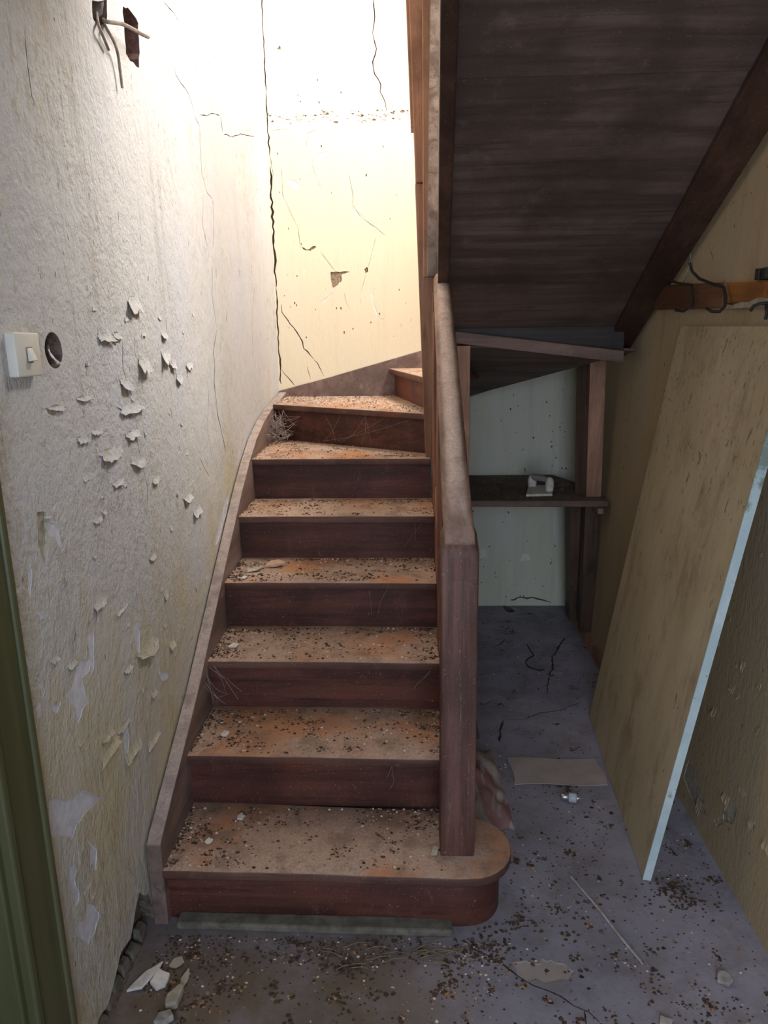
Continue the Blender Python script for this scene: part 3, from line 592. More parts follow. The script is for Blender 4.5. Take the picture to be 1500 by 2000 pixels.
tread([(.14, 3.08), (.14, 3.0), (.90, 3.0), (.90, 3.56)], 1.65, 3)
riser((.90, 3.54), (.145, 3.10), 1.49, 1.65)
UG, UR = .285, .152
for j in range(7):                        # the upper flight climbs back over the hall
    yf = 3.08-j*UG; z = 1.65+UR*(j+1)
    tread([(.11, yf-UG-.02), (.905, yf-UG-.02), (.905, yf+.025), (.11, yf+.025)], z, 2)
    MB().box(.11, .905, yf-.02, yf, z-UR-.02, z-.031).build('riser', M['riser'], st, .001)
# wall stringer of the lower flight: top edge rises with the steps, then eases round into the corner
prof = [(1.635, .0), (1.635, .245), (1.66, .262), (2.05, .468), (2.48, .740), (2.80, .935), (2.95, 1.015), (3.12, 1.088), (3.30, 1.138), (3.50, 1.172), (3.70, 1.190), (3.945, 1.215)]
low = [(3.945, .95), (3.4, .95), (2.9, .70), (2.0, .10), (1.9, .0)]
prismx(prof+low, XL+.006, SX0+.004).build('wall_stringer', M['string'], st, .003)
# back wall stringer rises to the right
prismy([(XL+.006, 1.222), (-.45, 1.282), (.06, 1.420), (.40, 1.520), (.90, 1.70), (.90, 1.37), (.78, 1.325), (.3, 1.175), (-.1, 1.06), (XL+.006, .98)], 3.93, 3.962).build('wall_stringer', M['string'], st, .003)
# outer string between newel and upper post
prismx([(1.79, .10), (1.79, .39), (2.10, .60), (2.60, .915), (3.03, 1.17), (3.03, .86), (2.60, .58), (2.10, .26), (1.9, .12)], .086, .108).build('outer_stringer', M['baluster'], st, .002)
# newel post and handrail
s = MB()
rings = []
for z, e in ((.168, 0), (.45, .0), (.80, .001), (1.012, 0), (1.034, .010)):
    rings.append([(.070+e, 1.700+e, z), (.161-e, 1.700+e, z), (.161-e, 1.795-e*.2, z+.03*(z > .9)), (.070+e, 1.795-e*.2, z+.03*(z > .9))])
nw = s.loft(rings).build('newel_post', M['newel'], st, .005, smooth=True)
for px, pz, ln in ((.118, .93, .62), (.139, .52, .30), (.092, .44, .2), (.127, .30, .12)):      # drying cracks down the post
    s = MB(); n_ = int(ln/.03); L_ = []
    for i in range(n_+1):
        wdt = .0011*math.sin(math.pi*(i+.3)/(n_+.6)); xx = px+.006*noise.noise((px*90, i*.45, 2)); z = pz-ln*i/n_
        L_.append([(xx-wdt, 1.6994, z), (xx+wdt, 1.6994, z), (xx+wdt, 1.702, z), (xx-wdt, 1.702, z)])
    s.loft(L_).build('drying_crack', M['crackfill'], nw)
s = MB().box(.098, .137, 1.6975, 1.702, .945, 1.002); s.build('tenon_end', M['newel'], nw, .001)
prof = [(-.036, -.005), (-.036, .030), (-.030, .046), (-.018, .056), (0, .060), (.018, .056), (.030, .046), (.036, .030), (.036, -.005), (.026, -.012), (-.026, -.012)]
rings = []
ry0, rz0, ry1, rz1 = 1.712, 1.030, 2.85, 1.680
for i in range(13):
    t = i/12; yy = ry0+(ry1-ry0)*t; zz = rz0+(rz1-rz0)*t; sc = 1-.14*t
    wob = .002*noise.noise((t*9, 3, 1))
    rings.append([(.112+.004*t+px*sc+wob, yy-(.020*(pz/.06) if i else 0), zz+pz*sc+wob) for px, pz in prof])
rings[0] = [(.1155+px, ry0-.004 if pz < .02 else ry0+.022*(pz/.06), rz0+(pz if pz < .02 else pz*.85)) for px, pz in prof]
MB().loft(rings).build('handrail', M['rail'], st, .002, smooth=True)
# balusters, seen almost edge on
for i in range(8):
    y = 1.93+i*.128; zb = .39+(y-1.79)*.632-.06; zt = rz0+(y-ry0)*(rz1-rz0)/(ry1-ry0)-.006
    dx = rnd.uniform(-.004, .006)
    MB().box(.083+dx, .105+dx, y-.013, y+.013, zb, zt).build('baluster', M['baluster'], st, .002)
# upper newel post, leaning, in two lengths
def lean(x0, x1, y0, y1, z0, z1, k=-.036, zr=1.03):
    a, b = (z0-zr)*k, (z1-zr)*k
    return MB().hexa([(x0+a, y0, z0), (x1+a, y0, z0), (x1+a, y1, z0), (x0+a, y1, z0), (x0+b, y0, z1), (x1+b, y0, z1), (x1+b, y1, z1), (x0+b, y1, z1)])
lean(.058, .125, 3.0, 3.085, 1.018, 2.06).build('upper_newel_post', M['post'], st, .003)
lean(.060, .150, 2.99, 3.085, 2.062, 3.75).build('upper_newel_post', M['post'], st, .004)
lean(.050, .064, 3.0, 3.08, 2.25, 3.7).build('post_facing', M['post'], st, .003)
# upper flight: side stringers and boarded soffit
def zb(y): return 1.38+.527*(3.34-y)
def slope_board(xa, xb, xc, xd, y0, y1, lo, hi):    # x at y0 (left,right) and at y1 (left,right)
    return MB().hexa([(xa, y0, zb(y0)+lo), (xb, y0, zb(y0)+lo), (xd, y1, zb(y1)+lo), (xc, y1, zb(y1)+lo),
                      (xa, y0, zb(y0)+hi), (xb, y0, zb(y0)+hi), (xd, y1, zb(y1)+hi), (xc, y1, zb(y1)+hi)])
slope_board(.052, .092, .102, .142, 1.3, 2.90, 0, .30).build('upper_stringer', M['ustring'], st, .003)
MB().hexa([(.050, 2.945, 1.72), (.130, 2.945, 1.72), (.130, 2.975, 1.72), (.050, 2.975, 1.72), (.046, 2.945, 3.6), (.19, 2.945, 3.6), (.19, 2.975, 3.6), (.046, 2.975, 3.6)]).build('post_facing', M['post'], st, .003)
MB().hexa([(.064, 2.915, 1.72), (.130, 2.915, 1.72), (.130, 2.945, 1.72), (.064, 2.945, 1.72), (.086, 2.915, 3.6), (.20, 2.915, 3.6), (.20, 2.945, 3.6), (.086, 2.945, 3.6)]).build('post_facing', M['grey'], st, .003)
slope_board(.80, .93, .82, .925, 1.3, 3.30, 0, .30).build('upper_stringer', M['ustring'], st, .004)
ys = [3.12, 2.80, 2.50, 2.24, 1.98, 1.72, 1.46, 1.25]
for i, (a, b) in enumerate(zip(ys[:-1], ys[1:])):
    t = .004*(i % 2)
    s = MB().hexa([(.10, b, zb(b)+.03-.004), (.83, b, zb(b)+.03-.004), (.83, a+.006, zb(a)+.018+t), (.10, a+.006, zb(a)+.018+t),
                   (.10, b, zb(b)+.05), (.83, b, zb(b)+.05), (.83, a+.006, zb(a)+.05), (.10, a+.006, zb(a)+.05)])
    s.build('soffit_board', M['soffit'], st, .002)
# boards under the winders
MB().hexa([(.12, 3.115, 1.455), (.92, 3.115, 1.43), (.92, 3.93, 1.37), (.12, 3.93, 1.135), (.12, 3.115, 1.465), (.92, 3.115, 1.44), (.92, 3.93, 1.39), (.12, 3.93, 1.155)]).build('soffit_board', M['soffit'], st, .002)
MB().hexa([(.10, 3.10, 1.505), (.86, 3.10, 1.41), (.86, 3.115, 1.41), (.10, 3.115, 1.505), (.10, 3.10, 1.64), (.86, 3.10, 1.64), (.86, 3.115, 1.64), (.10, 3.115, 1.64)]).build('soffit_board', M['soffitshade'], st, .002)  # upright board, coloured dark in place of shade

# ------------------------------------------------------------------ timber frame and shelf in the cupboard under the stairs
fr = thing('understair_frame', 'rough brown timber frame carrying the shelf under the stairs', 'frame', (.55, 3.35, 0))
def fpart(s, name, m, bev=.003): return keep(s.build(name, m, None, bev), fr)
fpart(MB().hexa([(.145, 3.05, 1.476), (.85, 3.05, 1.386), (.85, 3.09, 1.386), (.145, 3.09, 1.476), (.145, 3.05, 1.523), (.85, 3.05, 1.433), (.85, 3.09, 1.433), (.145, 3.09, 1.523)]), 'beam', M['frameh'])
fpart(MB().box(.188, .240, 3.055, 3.10, .0, 1.462), 'stud', M['frame'])
fpart(MB().hexa([(.812, 3.40, .757), (.882, 3.40, .757), (.885, 3.46, .757), (.812, 3.46, .757), (.790, 3.36, 1.40), (.860, 3.36, 1.40), (.862, 3.42, 1.40), (.790, 3.42, 1.40)]), 'stud', M['frame'])
fpart(MB().hexa([(.775, 3.47, .757), (.812, 3.44, .757), (.86, 3.55, .757), (.80, 3.58, .757), (.752, 3.46, 1.39), (.79, 3.43, 1.39), (.84, 3.53, 1.39), (.78, 3.56, 1.39)]), 'back_stud', M['darkpost'])
fpart(MB().hexa([(.835, 3.47, .05), (.90, 3.47, .05), (.90, 3.54, .05), (.835, 3.54, .05), (.820, 3.44, .728), (.885, 3.44, .728), (.885, 3.51, .728), (.820, 3.51, .728)]), 'lower_post', M['darkpost'])
fpart(MB().hexa([(.812, 3.62, .05), (.87, 3.62, .05), (.87, 3.72, .05), (.812, 3.72, .05), (.765, 3.55, .728), (.83, 3.55, .728), (.83, 3.65, .728), (.765, 3.65, .728)]), 'lower_post', M['darkpost'])
fpart(MB().box(.852, .905, 2.95, 3.93, .0, .05), 'sill', M['frame'])
fpart(MB().box(.845, .870, 3.30, 3.42, .700, .7265), 'cleat', M['frame'])
sh = thing('shelf', 'thick dusty brown plank shelf set across the frame under the stairs', 'shelf', (.55, 3.6, .728))
keep(prism(worn_front(.115, 3.345, .895, 3.315, 10, 21)+[(.893, 3.43), (.895, 3.64), (.115, 3.65)], .728, .757).build('plank', M['shelf'], None, .004), sh)
keep(prism([(.115, 3.654), (.88, 3.644), (.76, 3.955), (.115, 3.96)], .728, .755).build('plank', M['shelf'], None, .004), sh)
# objects on the shelf
ti = thing('broken_tile', 'pale tile lying flat on the shelf under the stairs', 'tile', (.61, 3.50, .757))
tilt = .012
keep(MB().hexa([(.535, 3.41, .758), (.66, 3.42, .758), (.695, 3.60, .758), (.575, 3.60, .758), (.535, 3.41, .770), (.66, 3.42, .770), (.695, 3.60, .774), (.575, 3.60, .774)]).build('slab', M['flakew'], None, .003), ti)
def lump(name, cx, cy, z, w, d, h, mat, rot=0):
    rings = []
    for q, sc in ((0, .92), (.35, 1), (.7, .95), (.9, .72), (1, .4)):
        rings.append([(cx+(math.cos(a+rot)*w*.5*(1 if abs(math.cos(a)) < .7 else .9))*sc, cy+math.sin(a+rot)*d*.5*sc, z+h*q) for a in [6.283*i/10+.3 for i in range(10)]])
    return MB().loft(rings).build(name, mat, None, 0, True)
br = thing('plaster_bracket', 'broken pale plaster bracket lying on the tile on the shelf', 'bracket', (.63, 3.52, .774))
keep(lump('end_block', .655, 3.475, .772, .045, .04, .065, M['chip']), br)
keep(lump('end_block', .59, 3.585, .773, .05, .05, .055, M['chip']), br)
keep(MB().tube([(.59, 3.585, .815), (.62, 3.54, .822), (.655, 3.475, .822)], [.018, .016, .014], 8).build('bar', M['rubble'], None, 0, True), br)
for i, (x, y, z, r_, lb) in enumerate([(.76, 3.66, .756, .035, 'dark clod of rubble at the right end of the shelf'), (.70, 3.78, .755, .030, 'dark clod of rubble at the back of the shelf behind the tile'), (.73, 3.56, .757, .022, 'small dark clod of rubble beside the tile on the shelf')]):
    s = MB(); s.chip((x, y, z), r_, 0, .35); s.chip((x+r_*.5, y+.01, z), r_*.7, 0, .35)
    tag(s.build('rubble_clod', M['shelf']), lb, 'rubble')
s = MB()
for i in range(420):
    x = rnd.uniform(.27, .85); y = rnd.uniform(3.35, 3.92)
    if y > 3.64 and x > .80-.4*(y-3.64): continue
    s.chip((x, y, .757 if y < 3.64 else .755), rnd.uniform(.002, .006), rnd.choice((0, 0, 0, 1)), .3)
for i in range(26):
    x = rnd.uniform(.36, .75); y = rnd.uniform(3.42, 3.6); a = rnd.uniform(0, 3); l = rnd.uniform(.02, .06)
    s.tube([(x, y, .760), (x+l*math.cos(a), y+l*math.sin(a)*.6, .763)], .0015, 4, 0)
tag(s.build('shelf_litter', [M['crumb'], M['rubble']]), 'dark crumbs and twigs littering the shelf under the stairs', 'debris', None, 'stuff')

# ------------------------------------------------------------------ leaning panel
B0, B1, T1 = Vector((.650, 1.820, .001)), Vector((.710, 2.735, .001)), Vector((.925, 2.660, 1.525))
T0 = T1-(B1-B0)
n = (B1-B0).cross(T1-B1).normalized()
if n.x > 0: n = -n                                   # n looks to the left, into the hall
th = .022
pn = thing('leaning_panel', 'large dirty cream panel with pale blue edge leaning against right wall', 'panel', (.69, 2.28, 0))
def lerp(a, b, t): return a+(b-a)*t
e = (B1-B0).normalized(); upv = (T1-B1).normalized()
c1 = [T1-e*.03, T1-e*.009-upv*.009, T1-upv*.03]
out = [B0, T0, *c1, B1]
for p in out: pass
backp = [p-n*th for p in out]
zoff = min(p.z for p in backp+out); sft = Vector((0, 0, .001-zoff))
s = MB(); s.loft([[p+sft for p in out], [p+sft for p in backp]])
keep(s.build('board', M['panel'], None, .002), pn)
q = [B0-e*.0015, T0-e*.0015]
s = MB().hexa([q[0]+sft+n*.0006, q[0]+sft-n*(th+.0006), q[0]+sft-n*(th+.0006)+e*.004, q[0]+sft+n*.0006+e*.004, q[1]+sft+n*.0006, q[1]+sft-n*(th+.0006), q[1]+sft-n*(th+.0006)+e*.004, q[1]+sft+n*.0006+e*.004])
ed = keep(s.build('edge_strip', M['edge'], None, .0006), pn); ed['label'] = 'pale blue painted edge'
# a curved smear left on the panel face
def on(a, b, d=.0012): return B0+sft+e*a+upv*b+n*d
s = MB(); arc = []
s.sheet(lambda i, j: on(.43-.032*math.cos(i*2.4-.5)-.012*j*math.sin(i*3.14), 1.155+.026*math.sin(i*2.4-.5), .0012), 8, 2, .0012)
keep(s.build('dried_smear', M['brownpit'], None, 0, True), pn)

# ------------------------------------------------------------------ coat rack on the right wall
ck = thing('coat_rack', 'orange-brown wooden coat rack with dark wire hooks on right wall', 'coat rack', (.92, 2.2, 1.61))
def rack(y0, y1, off, lo, hi, m, nm):
    z = lambda y: 1.642+.036*(y-2.036); zz = lambda y: 1.576+.011*(y-2.015)
    s = MB().hexa([(rx(1.6)-off, y0, zz(y0)+lo), (rx(1.6)+.003, y0, zz(y0)+lo), (rx(1.6)+.003, y1, zz(y1)+lo), (rx(1.6)-off, y1, zz(y1)+lo),
                   (rx(1.64)-off, y0, z(y0)+hi), (rx(1.64)+.003, y0, z(y0)+hi), (rx(1.64)+.003, y1, z(y1)+hi), (rx(1.64)-off, y1, z(y1)+hi)])
    return keep(s.build(nm, m, None, .006), ck)
rack(1.55, 2.32, .024, .012, 0, M['pipe'], 'board')
b2 = rack(2.28, 2.90, .034, 0, 0, M['rackshade'], 'board'); b2['label'] = 'left length, stair shade painted as darker brown'
for h in HOOKS:
    keep(MB().tube(h, .0045, 7).build('hook', M['black'], None, 0, True), ck)
for y in (2.085, 2.045):
    keep(MB().box(rx(1.66)-.03, rx(1.66)+.002, y-.012, y+.012, 1.645, 1.674).build('bracket', M['black'], None, .002), ck)
s = prism([(2.28, 1.576), (2.26, 1.588), (2.22, 1.584), (2.17, 1.592), (2.12, 1.590), (2.06, 1.600), (2.0, 1.596), (1.9, 1.604), (1.55, 1.604), (1.55, 1.575)], 0, .004)
s.v = [(rx(1.59)-.027+z*1.0, a, b) for a, b, z in s.v]
cp = keep(s.build('torn_paint', M['flaker'], None), ck); cp['label'] = 'bare patch with torn edge'

# ------------------------------------------------------------------ switch, wires
sw = thing('light_switch', 'square ivory rocker light switch on left wall beside round socket hole', 'switch', (XL, 1.31, 1.50))
swf = .018
plate = keep(MB().hexa([(XL-.001, 1.290, 1.464), (XL+swf, 1.290, 1.464), (XL+swf, 1.376, 1.462), (XL-.001, 1.376, 1.462), (XL-.001, 1.290, 1.541), (XL+swf, 1.290, 1.541), (XL+swf, 1.378, 1.539), (XL-.001, 1.378, 1.539)]).build('plate', M['white'], None, .003, True, 3), sw)
MB().box(XL+.0175, XL+.0192, 1.324, 1.346, 1.487, 1.515).build('rocker_frame', M['cable'], plate, .0005)
MB().hexa([(XL+.016, 1.327, 1.489), (XL+.030, 1.327, 1.491), (XL+.030, 1.343, 1.491), (XL+.016, 1.343, 1.489), (XL+.016, 1.327, 1.513), (XL+.021, 1.327, 1.513), (XL+.021, 1.343, 1.513), (XL+.016, 1.343, 1.513)]).build('rocker', M['white'], plate, .0015)
def smoothp(p, n=5):
    p = [Vector(q) for q in p]; out = []
    for i in range(len(p)-1):
        a, b, c, d = p[max(i-1, 0)], p[i], p[i+1], p[min(i+2, len(p)-1)]
        for k in range(n):
            t = k/n
            out.append(.5*((2*b)+(c-a)*t+(2*a-5*b+4*c-d)*t*t+(3*b-a-3*c+d)*t**3))
    return out+[p[-1]]
lb = ['grey cable bending right across to the broken recess', 'long grey cable hanging down from the broken recess', 'short grey cable end hanging from the broken recess']
for wv, l, r_ in zip(WIRES, lb, (.0045, .0035, .0035)):
    tag(MB().tube(smoothp(wv), r_, 7).build('loose_cable', M['cable'], None, 0, True), l+' high on left wall', 'cable')
for wv, l in zip(SOCKET_WIRES, ('longer', 'shorter')):
    tag(MB().tube(smoothp(wv), .0019, 6).build('socket_wire', M['cablew'], None, 0, True), f'{l} white wire end poking from the round socket hole', 'wire')
s = MB()
s.hexa([(XL-.05, 1.925, 2.20), (XL-.004, 1.93, 2.20), (XL-.004, 1.955, 2.20), (XL-.05, 1.96, 2.20), (XL-.05, 1.925, 2.34), (XL-.008, 1.935, 2.34), (XL-.008, 1.955, 2.34), (XL-.05, 1.96, 2.34)])
s.build('mortar_lump', M['greyplaster'], wall_left, .006)

# ------------------------------------------------------------------ things on the floor
tag(MB().sheet(lambda i, j: (.348+.318*i+.006*math.sin(j*5)-.012*j*0, 2.268+.160*j+.004*math.sin(i*7), .003+.003*max(0, math.sin(i*4+j*2))), 10, 5, .003).build('card_sheet', M['card'], None), 'flat grey-brown card sheet lying on the floor beside leaning panel', 'sheet')
tag(MB().box(.17, .255, 2.555, 2.70, .0005, .006).build('dark_sheet', M['slate'], None, .001), 'dark grey sheet lying on the floor behind the newel post', 'sheet')
def clothP(i, j):
    x = .165+.150*i-.02*j*j; y = 2.03+.44*j
    f = math.sin(math.pi*min(1, max(0, i)))**.5
    h = .012+.040*(1-i)**.6*(1-.3*abs(j-.5))+.020*noise.noise((i*4, j*6, 3))+.016*abs(math.sin(j*11+i*4))*(1-i*.6)+.010*math.sin(i*9-j*5)
    ed = min(i, 1-i, j, 1-j)
    return (x+.012*noise.noise((i*2, j*5, 8)), y+.014*noise.noise((i*5, j*2, 5)), max(.003, h*min(1, .12+ed*6)))
tag(MB().sheet(clothP, 22, 34, .003).build('crumpled_sack', M['cloth'], None, 0, True), 'crumpled grey-brown sacking with dark red marks on floor behind newel post', 'cloth')
lh = thing('lamp_holder', 'small grey and steel lamp holder lying on the concrete floor', 'lamp holder', (.52, 2.18, 0))
def cyl(x0, x1, r0, r1, m, nm, n=16):
    d = Vector((1, -.18, 0)).normalized(); c = Vector((.52, 2.180, .0165))
    o = MB().tube([c+d*x0, c+d*(x0+.002), c+d*(x1-.002), c+d*x1], [r0*.85, r0, r1, r1*.85], n).build(nm, m, None, 0, True); return keep(o, lh)
cyl(-.030, -.006, .0105, .0105, M['steel'], 'screw_cap'); cyl(-.006, .020, .016, .016, M['ceramic'], 'ceramic_body'); cyl(.020, .029, .009, .008, M['steel'], 'contact')
tag(MB().tube([(.449, 1.826, .005), (.50, 1.70, .006), (.53, 1.612, .005), (.563, 1.530, .004)], [.0028, .0034, .0036, .003], 7).build('stick', M['stick'], None, 0, True), 'long thin grey stick lying on the floor in front of panel', 'stick')
pts = smoothp([(x, y, .003) for x, y in FLOOR_STRING])
tag(MB().tube(pts, .003, 6).build('string', M['black'], None, 0, True), 'dark string curled on the floor in the cupboard under the stairs', 'string')

def slab(name, poly, z, th, mat, label, tilt=(0, 0), cat='plaster chip'):
    cx = sum(p[0] for p in poly)/len(poly); cy = sum(p[1] for p in poly)/len(poly)
    s = MB(); q = rough(poly, .002, 2); zz = lambda x, y: (x-cx)*tilt[0]+(y-cy)*tilt[1]
    m = min(zz(x, y) for x, y in q)
    s.loft([[(x, y, z+zz(x, y)-m+.0005) for x, y in q], [(x, y, z+zz(x, y)-m+th) for x, y in q]])
    return tag(s.build(name, mat, None, th*.2), label, cat, 'loose plaster chips')
C_ = M['chip']
slab('plaster_chip', [(-.690, 1.425), (-.655, 1.430), (-.630, 1.475), (-.625, 1.500), (-.660, 1.475)], 0, .008, C_, 'long white plaster chip on floor beside left wall foot', (.15, .05))
slab('plaster_chip', [(-.640, 1.445), (-.620, 1.430), (-.600, 1.440), (-.598, 1.470), (-.630, 1.480)], 0, .010, C_, 'square white plaster chip on floor beside the long chip', (-.1, .2))
slab('plaster_chip', [(-.580, 1.375), (-.553, 1.380), (-.548, 1.425), (-.562, 1.430), (-.585, 1.405)], 0, .022, M['flaker'], 'grey plaster lump on floor right of the white chips', (.1, .1))
slab('plaster_chip', [(-.595, 1.335), (-.568, 1.330), (-.550, 1.350), (-.565, 1.370), (-.590, 1.362)], 0, .018, M['rubble'], 'grey plaster lump nearest the camera on floor at left', (.1, -.1))
slab('plaster_chip', [(-.612, 1.50), (-.592, 1.495), (-.575, 1.51), (-.585, 1.525), (-.605, 1.52)], 0, .006, M['flaker'], 'small ochre plaster chip behind the white chips on floor', (.1, .1))
slab('plaster_chip', [(-.56, 1.43), (-.55, 1.46), (-.557, 1.49), (-.57, 1.46)], 0, .007, M['flake'], 'thin ochre plaster chip on floor in front of bottom step', (.1, .1))
z = RISE
slab('plaster_chip', [(-.508, 1.842), (-.492, 1.838), (-.488, 1.852), (-.497, 1.866), (-.509, 1.856)], z, .005, C_, 'round white plaster chip at the back of bottom step', (.1, .1))
slab('plaster_chip', [(-.575, 1.742), (-.560, 1.735), (-.552, 1.748), (-.565, 1.756)], z, .006, C_, 'white plaster chip at the left of bottom step', (.1, .2))
slab('plaster_chip', [(.045, 1.70), (.062, 1.70), (.066, 1.722), (.052, 1.728)], z, .006, M['flaker'], 'pale plaster chip on bottom step beside newel post', (.1, .2))
slab('plaster_chip', [(-.585, 2.005), (-.565, 1.998), (-.56, 2.02), (-.578, 2.028)], 2*RISE, .006, C_, 'white plaster chip at left of second step', (.1, .1))
slab('plaster_chip', [(-.615, 2.27), (-.585, 2.262), (-.58, 2.285), (-.60, 2.295)], 3*RISE, .006, C_, 'white plaster chip at left of third step', (.1, .1))
slab('plaster_chip', [(-.600, 2.545), (-.565, 2.55), (-.545, 2.575), (-.575, 2.58), (-.602, 2.572)], 4*RISE, .005, M['flake'], 'pale curled plaster chip at left of fourth step', (.15, .1))
slab('plaster_chip', [(-.545, 2.60), (-.50, 2.598), (-.470, 2.615), (-.50, 2.645), (-.53, 2.640)], 4*RISE, .012, M['chippink'], 'pinkish plaster lump at back of fourth step', (.1, .1))
slab('plaster_chip', [(-.61, 2.475), (-.592, 2.470), (-.586, 2.485), (-.60, 2.492)], 4*RISE, .005, C_, 'small white plaster chip at front of fourth step', (.1, .1))
slab('plaster_chip', [(.725, 1.48), (.745, 1.465), (.760, 1.475), (.755, 1.50), (.735, 1.505)], 0, .010, M['rubble'], 'grey plaster chip on floor close to right wall', (.2, .1))
slab('plaster_chip', [(.552, 1.368), (.578, 1.363), (.584, 1.376), (.560, 1.386)], 0, .006, M['rubble'], 'grey plaster chip on open floor right of the stick', (.1, .1))

# loose litter nobody could count
def litter(name, label, spots, mats):
    s = MB()
    for x, y, z, r_, mi in spots: s.chip((x, y, z), r_, mi, .28+.3*rnd.random())
    return tag(s.build(name, mats), label, 'debris', 'loose litter', 'stuff')
LM = [M['crumb'], M['saw'], M['fleck']]
names = ['bottom', 'second', 'third', 'fourth', 'fifth', 'sixth']
for k in range(1, 7):
    sp = []; y0 = nose(k) if k < 6 else Y6; z = RISE*k; n = (1900, 2200, 2200, 2100, 1900, 1900)[k-1]
    for i in range(n):
        q = rnd.random(); u = rnd.random()**3.2 if q < .58 else 1-rnd.random()**2.5*.35 if q < .68 else rnd.random()
        v = 1-rnd.random()**.9 if u < .25 else 1-rnd.random()**2.0
        x = SX0+.008+(.735)*u; dep = .27 if k < 6 else .12+.5*(1-u)
        v = 1-v if rnd.random() < .15 else v
        if noise.noise((x*7, y0*3+v*2, k)) < 0 and rnd.random() < .75: continue
        y = y0+.025+(dep-.02)*v
        q = rnd.random(); mi = (0 if q < .50 else 1 if q < .82 else 2) if k < 5 else (0 if q < .25 else 1 if q < .92 else 2)
        sp.append((x, y, z, rnd.choice((.0015, .002, .002, .003, .004, .006))*(1.15 if mi == 0 else 1), mi))
        if rnd.random() < .03:
            for _ in range(9): sp.append((x+rnd.gauss(0, .010), min(y0+dep, max(y0+.012, y+rnd.gauss(0, .008))), z, rnd.uniform(.002, .005), 0))
    litter('step_litter', f'crumbs and wood dust littering the {names[k-1]} step', sp, LM)
sp = []
for i in range(1300):
    u = rnd.random(); x = SX0+.01+.70*u; yl = 3.555+(3.085-3.555)*u; dmax = (3.92-yl) if u < .78 else .25
    v = rnd.random()**.8
    sp.append((x, yl+.02+dmax*v*.95, 1.19, rnd.choice((.002, .003, .004, .006)), rnd.choice((1, 1, 2, 2, 0))))
litter('step_litter', 'pale plaster crumbs heaped on the winder step in the corner', sp, LM)
sp = [(-.02+.12*rnd.random(), 3.5+.35*rnd.random(), Z8, rnd.uniform(.002, .005), rnd.choice((1, 2))) for i in range(60)]
litter('step_litter', 'crumbs on the highest visible winder step by the back wall', sp, LM)
sp = []
for i in range(4200):
    m = rnd.random()
    if m < .38: x, y = rnd.uniform(-.66, .25), 1.60-abs(rnd.gauss(0, .12))
    elif m < .80: x, y = rnd.uniform(.25, .87), rnd.uniform(1.15, 2.4)
    else: x, y = rnd.uniform(.2, .85), rnd.uniform(2.2, 3.9)
    if x < .27 and y > 1.6: continue
    d = (x-.65)-(y-1.82)*.066
    if y > 1.8 and y < 2.74 and -.02 < d < .05: continue
    if noise.noise((x*5, y*5, 1)) < -.05 and rnd.random() < .75: continue
    q = rnd.random(); r_ = rnd.choice((.002, .003, .004, .005))
    sp.append((x, y, 0, r_, 0 if q < .72 else 2 if q > .88 else 1))
    if rnd.random() < .035:
        cl = rnd.uniform(.006, .014)
        for _ in range(10): sp.append((x+rnd.gauss(0, cl), y+rnd.gauss(0, cl), 0, rnd.uniform(.002, .007), 0))
for _ in range(380):                              # darker heaps behind the panel and where the step meets the floor
    cx, cy, g = rnd.choice(((.735, 1.80, .035), (.76, 1.74, .04), (.70, 1.76, .04), (.76, 2.25, .03), (.27, 1.66, .02), (.20, 1.60, .035), (.15, 1.57, .03), (-.05, 1.57, .05)))
    sp.append((cx+rnd.gauss(0, g), cy+rnd.gauss(0, g*.7), 0, rnd.uniform(.003, .007), 0))
for _ in range(90):
    x, y = rnd.uniform(.22, .86), rnd.uniform(1.2, 2.35)
    if rnd.random() < .35: x, y = rnd.uniform(-.6, .2), rnd.uniform(1.3, 1.57)
    if y > 1.6 and (x < .29 or x > .62): continue
    g = rnd.uniform(.004, .010)
    for _ in range(rnd.randint(2, 7)): sp.append((x+rnd.gauss(0, g), y+rnd.gauss(0, g), 0, rnd.uniform(.004, .009), rnd.choice((0, 0, 0, 1))))
litter('floor_litter', 'dark dirt crumbs and pale flecks scattered over the concrete floor', sp, LM)
s = MB()
for i in range(30):
    x = rnd.gauss(-.02, .12); y = 1.57-abs(rnd.gauss(0, .03)); a = rnd.uniform(-.6, .9); l = rnd.uniform(.03, .09)
    s.tube([(x, y, .002), (x+l*.5*math.cos(a), y+l*.3*math.sin(a), .002+l*.1), (x+l*math.cos(a), y+l*.6*math.sin(a), .004)], .0009, 4)
tag(s.build('dry_straw', M['straw']), 'dry grass stalks strewn at the foot of the bottom step', 'straw', None, 'stuff')
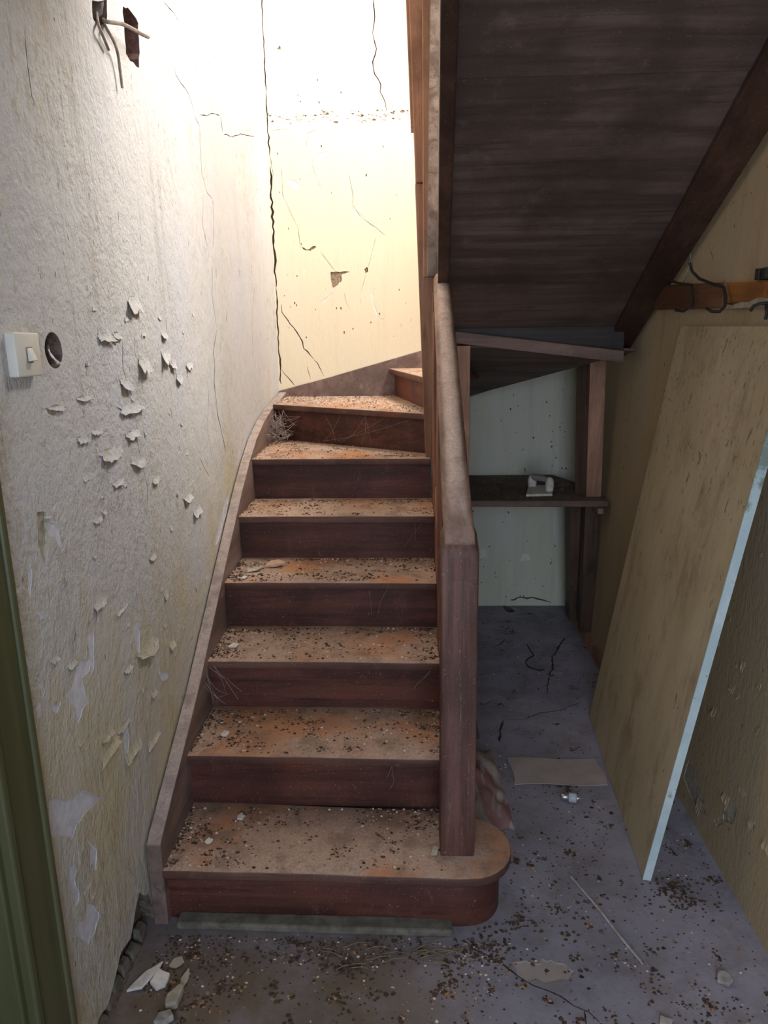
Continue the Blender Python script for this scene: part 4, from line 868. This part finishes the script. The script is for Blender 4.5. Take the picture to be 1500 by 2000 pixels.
# cobwebs
def web(name, label, a, b, n, sag, rr=.0006, fuzz=()):
    s = MB(); a = [Vector(p) for p in a]; b = [Vector(p) for p in b]
    for i in range(n):
        p = lerp(rnd.choice(a), rnd.choice(a), rnd.random()); q = lerp(rnd.choice(b), rnd.choice(b), rnd.random())
        m = (p+q)/2+Vector((rnd.gauss(0, .006), rnd.gauss(0, .004), -sag*rnd.random()))
        s.tube([p, lerp(p, m, .6)-Vector((0, 0, sag*.1)), m, lerp(m, q, .4)-Vector((0, 0, sag*.1)), q], rr*rnd.uniform(.6, 1.3), 4)
    for c, r_, k in fuzz:
        for _ in range(k):
            p = Vector(c)+Vector([rnd.gauss(0, r_) for _ in range(3)]); s.tube([p, p+Vector([rnd.gauss(0, r_*.9) for _ in range(3)])], rr*1.6, 4)
    return tag(s.build(name, M['web']), label, 'cobweb', None, 'stuff')
web('cobweb', 'thick grey cobweb under the left end of the winder step', [(-.652, 3.51, 1.16), (-.652, 3.30, 1.08), (-.60, 3.50, 1.165)], [(-.56, 3.50, 1.05), (-.60, 3.45, 1.03), (-.64, 3.42, 1.04), (-.52, 3.47, 1.14)], 26, .03, .0007, [((-.635, 3.46, 1.10), .018, 110), ((-.60, 3.46, 1.06), .012, 40)])
web('cobweb', 'grey cobweb in the left corner of the third step', [(-.652, 2.10, .46), (-.652, 2.14, .50), (-.62, 2.17, .50)], [(-.60, 2.16, .40), (-.652, 2.08, .38), (-.45, 2.17, .42)], 9, .03, .0005)
web('cobweb', 'fine cobweb strands hanging before the winder riser', [(-.45, 3.43, 1.16), (-.20, 3.27, 1.16), (0, 3.13, 1.16)], [(-.42, 3.40, 1.03), (-.22, 3.26, 1.04), (-.1, 3.19, 1.06)], 7, .02, .0005)
for i, k in enumerate(range(2, 6)):
    x = (-.1, .0, -.15, -.02)[i]; y = nose(k)+.012
    web('cobweb', f'single cobweb strands down the riser under the {names[k-1]} step', [(x, y, RISE*k-.03), (x+.06, y, RISE*k-.03)], [(x+.03, y+.01, RISE*k-.12), (x-.02, y+.01, RISE*k-.14)], 2, .01, .0005)
